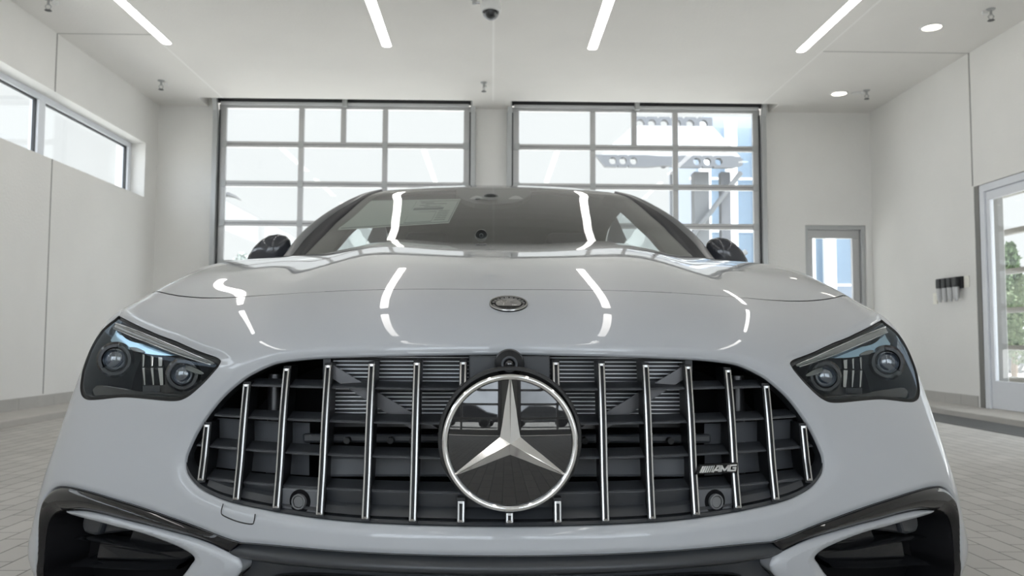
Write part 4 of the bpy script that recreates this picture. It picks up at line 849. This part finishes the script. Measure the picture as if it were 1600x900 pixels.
# ---- bumper corner intakes
TIN = smooth_curve([(5.84, 0.0), (5.84, .45)]+TRIM_IN[:9], 70)
top_edge = smooth_curve(TRIM_IN[8:], 50)
trim_poly = np.concatenate([TO, [(2.42, 2.69)], top_edge[::-1], TIN[::-1][1:]])
wing_top = smooth_curve(WING[20:]+WING[0:1], 50)[::-1]          # from the outer tip inwards, along the trim
wing_low = smooth_curve(WING[0:13]+[(3.30, 1.70), (3.62, 1.10), (3.95, .55), (4.2, .2)], 90)
wing_in = smooth_curve([(2.90, .2), (2.78, 1.0), (2.55, 1.72), (2.40, 2.03), (2.357, 2.212), (2.375, 2.355), (2.432, 2.473), (2.519, 2.555)], 40)
wing_poly = np.concatenate([wing_low, wing_in, wing_top[::-1][1:-1]])
for s in (-1, 1):
    sd_ = lambda pts: np.asarray(pts) if s > 0 else np.array(mir(pts))
    rng = (2.0, 7.0) if s > 0 else (-7.0, -2.0); tp, wp = sd_(trim_poly), sd_(wing_poly)
    tr = panel('intake_trim', 'gloss', car, *rng, 0, 4, 170, 130, [lambda q: sd_poly(q, tp)+.012], off=lambda q: .005-.013*np.sin(np.pi/2*np.clip(-sd_poly(q, tp)/.24, 0, 1))*np.clip((abs(q[:, 0])-2.4)/.8, 0, 1))
    flange(sd_(trim_poly), [(.0012, .003), (.0012, .03)]).build('trim_return', 'gloss', tr, smooth=30)
    wg = panel('winglet', 'paint', car, *rng, 0, 4, 170, 130, [lambda q: sd_poly(q, wp)], off=lambda q: .010-.012*np.clip(-sd_poly(q, wp)/.18, 0, 1)**.5)
    flange(sd_(wing_poly), [(0, .010), (.0015, .016), (.003, .05)]).build('winglet_return', 'paint', wg, smooth=50)
    # dark pocket behind
    pk = sd_(np.concatenate([TIN, top_edge[:20], wing_low[30:]]))
    it = panel('corner_intake', 'cavity', car, *((2.4, 6.6) if s > 0 else (-6.6, -2.4)), 0, 3.2, 60, 40, [], off=.085)
    pin = np.concatenate([TIN, top_edge]); flange(sd_(pin), [(.0, .004), (.003, .012), (.006, .085)], False).build('pocket_wall', 'cavity', it, smooth=40)
    inw = lambda pts, d: [tuple(p) for p in at_sv(sd_(pts), d)[0]]
    vu = smooth_curve(VANE_UP, 40); v2 = vu+np.array([0, .10]); m = MB().loft([inw(v2, .085), inw(v2-[0, .02], .034), inw(v2-[0, .07], .026), inw(vu-[0, .02], .034), inw(vu-[0, .04], .085)]).build('vane', 'intake_black', it, smooth=45)
    vl = smooth_curve(VANE_LOW, 40); MB().loft([inw(vl+[0, .1], .085), inw(vl+[0, .06], .032), inw(vl, .026), inw(vl-[0, .08], .034), inw(vl-[0, .1], .085)]).build('vane', 'intake_black', it, smooth=45)
    q = smooth_curve(PANEL, 60, True); q0 = np.asarray(PANEL)
    MB().prism(inw(q0, .050), inw(q0, .08)).build('duct_plate', 'intake_black', it, bevel=.004)
    up = np.array([(4.40, 2.66), (4.0, 2.62), (3.6, 2.52), (3.22, 2.37), (3.45, 2.25), (3.80, 2.16), (4.2, 2.15), (4.5, 2.16)]); MB().prism(inw(up, .050), inw(up, .08)).build('duct_plate', 'intake_black', it, bevel=.004)
    a = np.array(SENSOR); MB().prism(inw(a, .040), inw(a, .08)).build('sensor_cover', 'grey_plastic', it, bevel=.006)
    MB().prism(inw(SENSOR_SIDE, .048), inw(SENSOR_SIDE, .082)).build('sensor_bracket', 'satin', it, bevel=.004)
# ---- lower valance between the intakes, rolled in under the painted strip
VB = smooth_curve([(0, 2.22), (.9, 2.22), (1.5, 2.19), (1.85, 2.10), (2.05, 1.95), (2.15, 1.7), (2.2, 1.0), (2.25, .2)], 60)
inner = np.concatenate([[(2.36, 2.80), (2.43, 2.68), (2.52, 2.55)], wing_in[::-1][1:]])
vh = np.concatenate([ST[::-1], inner, VB[::-1]])
VAL = np.concatenate([vh, np.array(mir(vh[::-1]))])
def v_off(q):
    t = np.clip((2.84-q[:, 1])/.54, 0, 1); return .016-.018*np.sin(np.pi*np.clip(t*.9, 0, 1))**1.0+.020*np.clip(t-.55, 0, 1)**2*4+.006*np.clip((abs(q[:, 0])-1.9)/.5, 0, 1)
va = panel('lower_valance', 'grey_plastic', car, -3.2, 3.2, 0, 3.0, 260, 120, [lambda q: sd_poly(q, VAL)], off=v_off)
flange(np.concatenate([VB[::-1], np.array(mir(VB))[1:]]), [(0, .016), (0, .05)], False).build('opening_return', 'satin', va)
P('strip_return', flange(LOWER, [(0, 0), (.001, .001), (.002, .02)], False), 'paint', smooth=50)
P('lower_intake', MB().box(-.38, .38, .20, .22, .17, .40), 'cavity')
sp, _ = S.pts(np.linspace(-6.3, 6.3, 61), np.full(61, .05))
P('front_splitter', MB().loft([[tuple(q+np.array([0, dy, dz])) for q in sp] for dy, dz in ((-.004, .012), (-.012, .002), (-.006, -.008), (.10, -.006), (.30, .0))]), 'satin', smooth=40)
# ------------------------------------------------------------------ greenhouse
PO = [(-.766, 1.71, 1.011), (-.763, 1.806, 1.061), (-.751, 1.902, 1.113), (-.724, 1.999, 1.170), (-.693, 2.095, 1.221), (-.660, 2.191, 1.267), (-.624, 2.288, 1.311), (-.579, 2.384, 1.350), (-.527, 2.48, 1.3815)]
PA = [(-.72, 1.66, 1.012), (-.714, 1.759, 1.062), (-.701, 1.858, 1.111), (-.681, 1.956, 1.162), (-.651, 2.055, 1.215), (-.622, 2.154, 1.26), (-.599, 2.252, 1.3), (-.571, 2.351, 1.338), (-.526, 2.45, 1.37)]
PB = [(-.664, 1.63, 1.011), (-.654, 1.725, 1.054), (-.643, 1.82, 1.097), (-.629, 1.915, 1.146), (-.609, 2.01, 1.193), (-.593, 2.105, 1.238), (-.577, 2.2, 1.281), (-.552, 2.295, 1.325), (-.509, 2.385, 1.357)]
down = lambda path: [tuple(2*np.array(path[0])-np.array(path[2]))]+path
PO, PA, PB = [smooth_curve(down(p), 30) for p in (PO, PA, PB)]
for s in (-1, 1):
    k = np.array([-s, 1, 1]); m = MB(); o, a = PO*k, PA*k
    nrm = np.array([s*.55, -.65, .5]); nrm /= np.linalg.norm(nrm)
    rowsec = [[tuple(o[i]+np.array([-s*.03, .09, -.02])), tuple(o[i]+np.array([s*.006, .03, 0])), tuple(o[i]), tuple((o[i]*.6+a[i]*.4)+nrm*.006), tuple(a[i]), tuple(a[i]+np.array([-s*.02, .05, -.02]))] for i in range(30)]
    ap = P('windshield_pillar', m.loft(rowsec), 'pillar', smooth=60)
    MB().loft([[tuple((PA*k)[i]+np.array([0, .002, 0])), tuple(((PA+PB)*.5*k)[i]+nrm*.003), tuple((PB*k)[i]), tuple((PB*k)[i]+np.array([-s*.02, .03, -.01]))] for i in range(30)]).build('pillar_band', 'band', ap, smooth=60)
    MB().loft([[tuple((PB*k)[i]+np.array([0, .004, -.002])), tuple((PB*k)[i]+np.array([-s*.028, .010, -.004])), tuple((PB*k)[i]+np.array([-s*(.062-.025*i/29), .05, -.012])), tuple((PB*k)[i]+np.array([-s*.03, .14, -.03]))] for i in range(30)]).build('inner_trim', 'leather', ap, smooth=60)
# windscreen: from side to side through a bowed centre line
def screen(u, t):
    """u -1..1 across, t 0..1 up"""
    i = t*29; j = min(int(i), 28); f = i-j; e = PB[j]*(1-f)+PB[j+1]*f
    c = np.array([0, 1.30+(2.325-1.30)*t, .905+(1.3665-.905)*t+.028*math.sin(math.pi*t)]); e0 = e.copy()
    w = 1-abs(u)**2.2
    return np.array([-e0[0]*u, e0[1]+(c[1]-e0[1])*w, e0[2]+(c[2]-e0[2])*w])
n, k = 61, 41
P('windshield', MB().loft([[tuple(screen(u, t)) for u in np.linspace(-1, 1, n)] for t in np.linspace(0, 1, k)]), 'windscreen', smooth=80)
P('windshield_band', MB().loft([[tuple(screen(u, t)+np.array([0, .006, -.004])) for u in np.linspace(-1, 1, n)] for t in (.955, 1.0)]), 'rubber')
def on_screen(x, z):
    """point of the windscreen with given x and z"""
    lo, hi = 0., 1.
    for _ in range(40):
        t = (lo+hi)/2; u = 0.
        for _ in range(6):
            e = screen(1, t)[0]; u = x/e
        if screen(u, t)[2] < z: lo = t
        else: hi = t
    return screen(u, t)
def screen_px(px, py):
    d = np.array(ray(px, py)); c = np.array(CAM_POS)-np.array([.028, 1.27, 0]); a, b = 2.4, 4.2
    for _ in range(40):
        m_ = (a+b)/2; q = c+d*(m_/d[1]); e = on_screen(q[0], q[2])
        if q[1] < e[1]: a = m_
        else: b = m_
    return q
sc = [screen_px(*q)+np.array([0, .012, -.006]) for q in ((560, 311), (720, 307.5), (701, 345), (527, 356))]
sq = lambda u, v: (sc[0]*(1-u)+sc[1]*u)*(1-v)+(sc[3]*(1-u)+sc[2]*u)*v
nrm = np.cross(sc[1]-sc[0], sc[3]-sc[0]); nrm /= np.linalg.norm(nrm); nrm *= -1 if nrm[1] > 0 else 1
ws = P('window_sticker', MB().prism([tuple(q) for q in sc], [tuple(q-nrm*.0008) for q in sc]), 'paper', label='white price sheet behind the windshield')
def ink(name, rects, m):
    b = MB()
    for u0, v0, u1, v1 in rects: b.prism([tuple(sq(u, v)+nrm*.0012) for u, v in ((u0, v0), (u1, v0), (u1, v1), (u0, v1))], [tuple(sq(u, v)+nrm*.0002) for u, v in ((u0, v0), (u1, v0), (u1, v1), (u0, v1))])
    b.build(name, m, ws)
ink('print_bar', [(.60, .36, .88, .45)], 'ink')
ink('print_table', [(.585, .08, .587, .90), (.585, .90, .83, .912), (.83, .52, .833, .90), (.585, .52, .83, .53), (.62, .08, .98, .09), (.985, .05, .992, .97), (.02, .95, .98, .965)]+[(.64+.05*(k%2), .14+.055*k, .64+.05*(k%2)+(.12, .2, .09, .16)[k%4], .155+.055*k) for k in range(4)]+[(.85, .5+.07*k, .95, .515+.07*k) for k in range(6)], 'ink')
# overhead sensor housing and rear-view mirror
def behind(pts, d, e=0):
    # screen points moved d towards the cabin along the line of sight
    o = []
    for q in pts:
        p = screen_px(*q); v = p-np.array([-.028, -1.27, .70]); o.append(tuple(p+v/np.linalg.norm(v)*d+np.array([0, 0, -e])))
    return o
hs = [(712, 296), (830, 296), (828, 305), (816, 313), (800, 318), (771, 320), (742, 318), (726, 313), (714, 305)]
sh_ = P('sensor_housing', MB().prism(behind(hs, .015), behind(hs, .10, .02)), 'satin', bevel=.006)
for tx in (745, 806): MB().prism(behind([(tx-12, 311), (tx-6, 307), (tx, 305.5), (tx+6, 307), (tx+12, 311)], .008), behind([(tx-12, 311), (tx-6, 307), (tx, 305.5), (tx+6, 307), (tx+12, 311)], .02)).build('camera_window', 'frame_grey', sh_)
rp = Vector(behind([(752, 368)], .01)[0]); RM = Matrix.Translation(rp) @ (Vector((-.028, -1.27, .70))-rp).normalized().to_track_quat('Z', 'Y').to_matrix().to_4x4()
rs = P('round_sensor', MB().lathe([(0, .002), (.012, .002), (.020, .004), (.022, -.002), (.022, -.03)], mtx=RM, n=32), 'jet', smooth=40)
MB().lathe([(.0045, .003), (.006, .005), (.0075, .003)], mtx=RM, n=24).build('sensor_ring', 'sensor_grey', rs, smooth=40)
# roof and rear screen
RF = Surf([
 [(0, 2.33, 1.3675), (.25, 2.343, 1.3665), (.42, 2.372, 1.3625), (.515, 2.395, 1.3575), (.60, 2.43, 1.335)],
 [(0, 2.5, 1.409), (.25, 2.51, 1.406), (.42, 2.525, 1.396), (.53, 2.54, 1.378), (.605, 2.55, 1.348)],
 [(0, 2.76, 1.449), (.25, 2.77, 1.445), (.42, 2.78, 1.430), (.54, 2.79, 1.402), (.612, 2.80, 1.362)],
 [(0, 3.1, 1.452), (.25, 3.1, 1.447), (.42, 3.1, 1.43), (.54, 3.1, 1.40), (.62, 3.1, 1.36)],
 [(0, 3.5, 1.400), (.25, 3.5, 1.396), (.42, 3.5, 1.382), (.54, 3.5, 1.355), (.635, 3.5, 1.315)],
 [(0, 3.9, 1.24), (.25, 3.9, 1.235), (.43, 3.9, 1.222), (.57, 3.9, 1.20), (.67, 3.9, 1.16)],
 [(0, 4.28, 1.02), (.26, 4.28, 1.02), (.46, 4.28, 1.01), (.62, 4.28, 1.0), (.72, 4.28, .98)]])
panel('roof', 'paint', car, -4, 4, 0, 4.92, 90, 100, [], surf=RF); P('headliner', MB().loft([[tuple(q-np.array([0, -.01, .03])) for q in RF.pts(np.linspace(-3.9, 3.9, 21), np.full(21, v))[0]] for v in np.linspace(.15, 4.9, 18)]), 'leather')
panel('rear_window', 'tint', car, -3.3, 3.3, 4.92, 5.95, 30, 30, [], surf=RF)
P('roof_rear_frame', MB().loft([[tuple(q) for q in RF.pts(np.linspace(a, b, 6), np.full(6, v))[0]] for v in np.linspace(4.9, 6, 12)] if 0 else [[tuple(q) for q in RF.pts(np.linspace(3.25, 4, 6), np.full(6, v))[0]] for v in np.linspace(4.9, 6, 12)]).loft([[tuple(q) for q in RF.pts(np.linspace(-4, -3.25, 6), np.full(6, v))[0]] for v in np.linspace(4.9, 6, 12)]), 'paint', smooth=60)
def arched(name, G, yc):
    # sheet from a grid of points with the wheel arch cut out cleanly
    ny, nt_ = G.shape[:2]; par = np.stack([np.repeat(np.arange(ny), nt_), np.tile(np.arange(nt_), ny)], 1).astype(float); P0 = G.reshape(-1, 3)
    fs = [(a*nt_+b, (a+1)*nt_+b, (a+1)*nt_+b+1, a*nt_+b+1) for a in range(ny-1) for b in range(nt_-1)]
    par, fs = clip_faces(par, fs, .37-np.hypot(P0[:, 1]-yc, P0[:, 2]-.335))
    a = np.minimum(par[:, 0].astype(int), ny-2); b = np.minimum(par[:, 1].astype(int), nt_-2); f, g = (par[:, 0]-a)[:, None], (par[:, 1]-b)[:, None]
    pts = (G[a, b]*(1-f)+G[a+1, b]*f)*(1-g)+(G[a, b+1]*(1-f)+G[a+1, b+1]*f)*g
    used = sorted({i for q in fs for i in q}); mp = {k: i for i, k in enumerate(used)}
    return P(name, MB().add(pts[used], [tuple(mp[i] for i in q) for q in fs]), 'paint', smooth=40)
BELT = [(1.36, .80, .955), (1.8, .80, .965), (2.4, .80, .968), (3.0, .79, .968), (3.5, .78, .968), (4.0, .77, .965), (4.3, .75, .955), (4.7, .66, .93)]
for s in (-1, 1):
    cant = smooth_curve([(.775, 1.72, 1.0), (.70, 2.10, 1.215), (.64, 2.32, 1.305), (.612, 2.55, 1.345), (.614, 2.80, 1.358), (.622, 3.1, 1.356), (.637, 3.5, 1.311), (.672, 3.9, 1.156), (.722, 4.28, .98)], 60)
    bl = np.stack([np.interp(cant[:, 1], [b[0] for b in BELT], [b[1] for b in BELT]), cant[:, 1]*.985+.03, np.interp(cant[:, 1], [b[0] for b in BELT], [b[2] for b in BELT])], 1)
    X = lambda q: (s*q[0], q[1], q[2])
    cut = int(np.argmin(abs(cant[:, 1]-3.06)))
    P('side_window', MB().loft([[X(bl[i]*(1-t)+cant[i]*t) for t in np.linspace(0, 1, 5)] for i in range(cut+1)]), 'tint', smooth=80)
    P('quarter_panel', MB().loft([[X(bl[i]*(1-t)+cant[i]*t) for t in np.linspace(0, 1, 5)] for i in range(cut, 60)]), 'paint', smooth=60)
    ys = [1.34, 1.8, 2.4, 3.0, 3.4, 3.75, 4.1, 4.4, 4.65, 4.80]; tap = [0, 0, 0, 0, .005, .005, 0, -.02, -.07, -.17]
    secs = []
    for y, tt in zip(ys, tap):
        b = (np.interp(y, [q[0] for q in BELT], [q[1] for q in BELT]), np.interp(y, [q[0] for q in BELT], [q[2] for q in BELT]))
        secs.append([(s*(x+tt), y, z) for x, z in ((b[0]-tt*.3-.03, b[1]-.004), (b[0]-tt*.3+.0, b[1]-.006), (b[0]+.05, b[1]-.03), (.905, .865), (.938, .74), (.948, .6), (.945, .46), (.92, .32), (.90, .21), (.80, .18))])
    secs = np.array(secs); sp = smooth_curve(secs.reshape(len(ys), -1), 120).reshape(120, 10, 3)
    arched('side_panel', np.stack([smooth_curve(q, 60) for q in sp]), 3.72)
    arched('fender_panel', np.array([[(s*x, y, z) for x, z in smooth_curve([(.895, .756), (.925, .752), (.941, .735), (.945, .6), (.94, .45), (.915, .32), (.895, .2)], 40)] for y in np.linspace(.79, 1.36, 44)]), .85)
    # mirror
    mh = thing if 0 else None
    prof = [(-.112, .012, .014), (-.106, .038, .013), (-.085, .055, .012), (-.045, .064, .010), (.0, .064, .004), (.045, .058, -.008), (.085, .045, -.022), (.115, .028, -.038), (.130, .008, -.050)]
    secs = []
    for x, r, dz in prof:
        secs.append([(s*(.905+x*.72), 2.01-r*.75*math.cos(a)*1.0+.35*abs(x)*.3, 1.043+dz+r*.98*math.sin(a)) for a in np.linspace(-math.pi*.62, math.pi*.62, 20)])
    mr_ = P('side_mirror', MB().loft(secs), 'mirror_cap', smooth=70)
    MB().loft([[(q[0][0], q[0][1], q[0][2]), (q[-1][0], q[-1][1], q[-1][2])] for q in secs]).build('mirror_glass', 'mirrorchrome', mr_)
    MB().tube([(s*.80, 1.97, .975), (s*.86, 2.0, 1.0)], [.035, .028]).build('mirror_arm', 'gloss', mr_, smooth=60)
P('trunk_lid', MB().loft([[(x, y, z-.02*(x/.72)**2) for x in np.linspace(-.74*w, .74*w, 21)] for y, z, w in ((4.26, 1.025, 1), (4.45, 1.0, .97), (4.7, .975, .9), (4.83, .955, .82), (4.85, .80, .84), (4.86, .6, .9))]), 'paint', smooth=40)
P('rear_bumper', MB().loft([[(s_*x, 4.86-.55*max(0, (x-.45))**1.6, z) for s_, x in [(-1, q) for q in np.linspace(.88, 0, 12)]+[(1, q) for q in np.linspace(.08, .88, 11)]] for z in (.80, .6, .45, .3, .2)]), 'paint', smooth=40)
for s in (-1, 1): P('tail_lamp', MB().prism([(s*.35, 4.87, .82), (s*.80, 4.70, .80), (s*.82, 4.68, .73), (s*.36, 4.87, .75)], [(s*.35, 4.80, .82), (s*.80, 4.64, .80), (s*.82, 4.62, .73), (s*.36, 4.80, .75)]), mat('tail_red', (.35, .01, .01), .15, 0, 1))
# cabin
P('cowl', MB().loft([[(x, y-.25*0, z) for x in np.linspace(-.74, .74, 9)] for y, z in ((1.36, .945), (1.55, .925), (1.75, .92))]), 'satin')
P('dashboard', MB().loft([[(x, y, z-.02*abs(x)) for x in np.linspace(-.72, .72, 15)] for y, z in ((1.62, .90), (1.80, .965), (2.0, .985), (2.15, .965), (2.22, .86), (2.22, .6))]), 'leather', smooth=60)
P('cabin_floor', MB().box(-.80, .80, 1.4, 4.6, .22, .27), 'leather'); P('rear_bench', MB().box(-.62, .62, 3.35, 3.9, .3, .62).box(-.62, .62, 3.80, 4.1, .5, 1.10).box(-.66, .66, 3.95, 4.4, .9, .98), 'leather', bevel=.05)
for s in (-1, 1):
    st_ = P('seat', MB().box(s*.37-.25, s*.37+.25, 2.35, 2.85, .42, .58).prism([(s*.37-.24, 2.75, .5), (s*.37+.24, 2.75, .5), (s*.37+.24, 2.88, .5), (s*.37-.24, 2.88, .5)], [(s*.37-.19, 3.02, 1.12), (s*.37+.19, 3.02, 1.12), (s*.37+.19, 3.12, 1.12), (s*.37-.19, 3.12, 1.12)]), 'leather', bevel=.05)
    MB().prism([(s*.37-.13, 3.03, 1.13), (s*.37+.13, 3.03, 1.13), (s*.37+.13, 3.12, 1.13), (s*.37-.13, 3.12, 1.13)], [(s*.37-.11, 3.06, 1.27), (s*.37+.11, 3.06, 1.27), (s*.37+.11, 3.14, 1.27), (s*.37-.11, 3.14, 1.27)]).build('headrest', 'leather', st_, bevel=.03)
sw = MB().lathe([(.165, -.012), (.182, -.014), (.19, 0), (.182, .014), (.165, .012), (.165, -.012)], mtx=Matrix.Translation((.37, 2.32, .86)) @ Matrix.Rotation(1.2, 4, 'X'), n=40); P('steering_wheel', sw, 'leather', smooth=50)
for s in (-1, 1):
    for y in (.85, 3.72):
        WM = Matrix.Translation((s*.80, y, .335)) @ Matrix.Rotation(s*math.pi/2, 4, 'Y')
        wl = P('wheel', MB().lathe([(.24, .125), (.29, .135), (.322, .12), (.335, .08), (.335, -.10), (.31, -.13), (.24, -.125), (.24, .125)], mtx=WM, n=56), 'tyre', smooth=40)
        r_ = MB().lathe([(.245, .128), (.235, .11), (.23, -.1), (.245, -.12)], mtx=WM, n=48).lathe([(0, .10), (.05, .10), (.06, .07)], mtx=WM, n=24)
        for i in range(10):
            a = 2*math.pi*i/10; c, q = math.cos(a), math.sin(a)
            r_.prism([tuple(WM @ Vector(p)) for p in ((.05*c-.014*q, .05*q+.014*c, .09), (.05*c+.014*q, .05*q-.014*c, .09), (.238*c+.010*q, .238*q-.010*c, .115), (.238*c-.010*q, .238*q+.010*c, .115))], [tuple(WM @ Vector(p)) for p in ((.05*c-.014*q, .05*q+.014*c, .06), (.05*c+.014*q, .05*q-.014*c, .06), (.238*c+.010*q, .238*q-.010*c, .09), (.238*c-.010*q, .238*q+.010*c, .09))])
        r_.build('rim', 'rim', wl, smooth=40)
        P('wheel_well', MB().lathe([(.368, .0), (.372, -.30), (0, -.30)], mtx=Matrix.Translation((s*.925, y, .335)) @ Matrix.Rotation(s*math.pi/2, 4, 'Y'), n=48), 'cavity')
P('underbody', MB().box(-.70, .70, .25, 4.6, .15, .20), 'cavity')
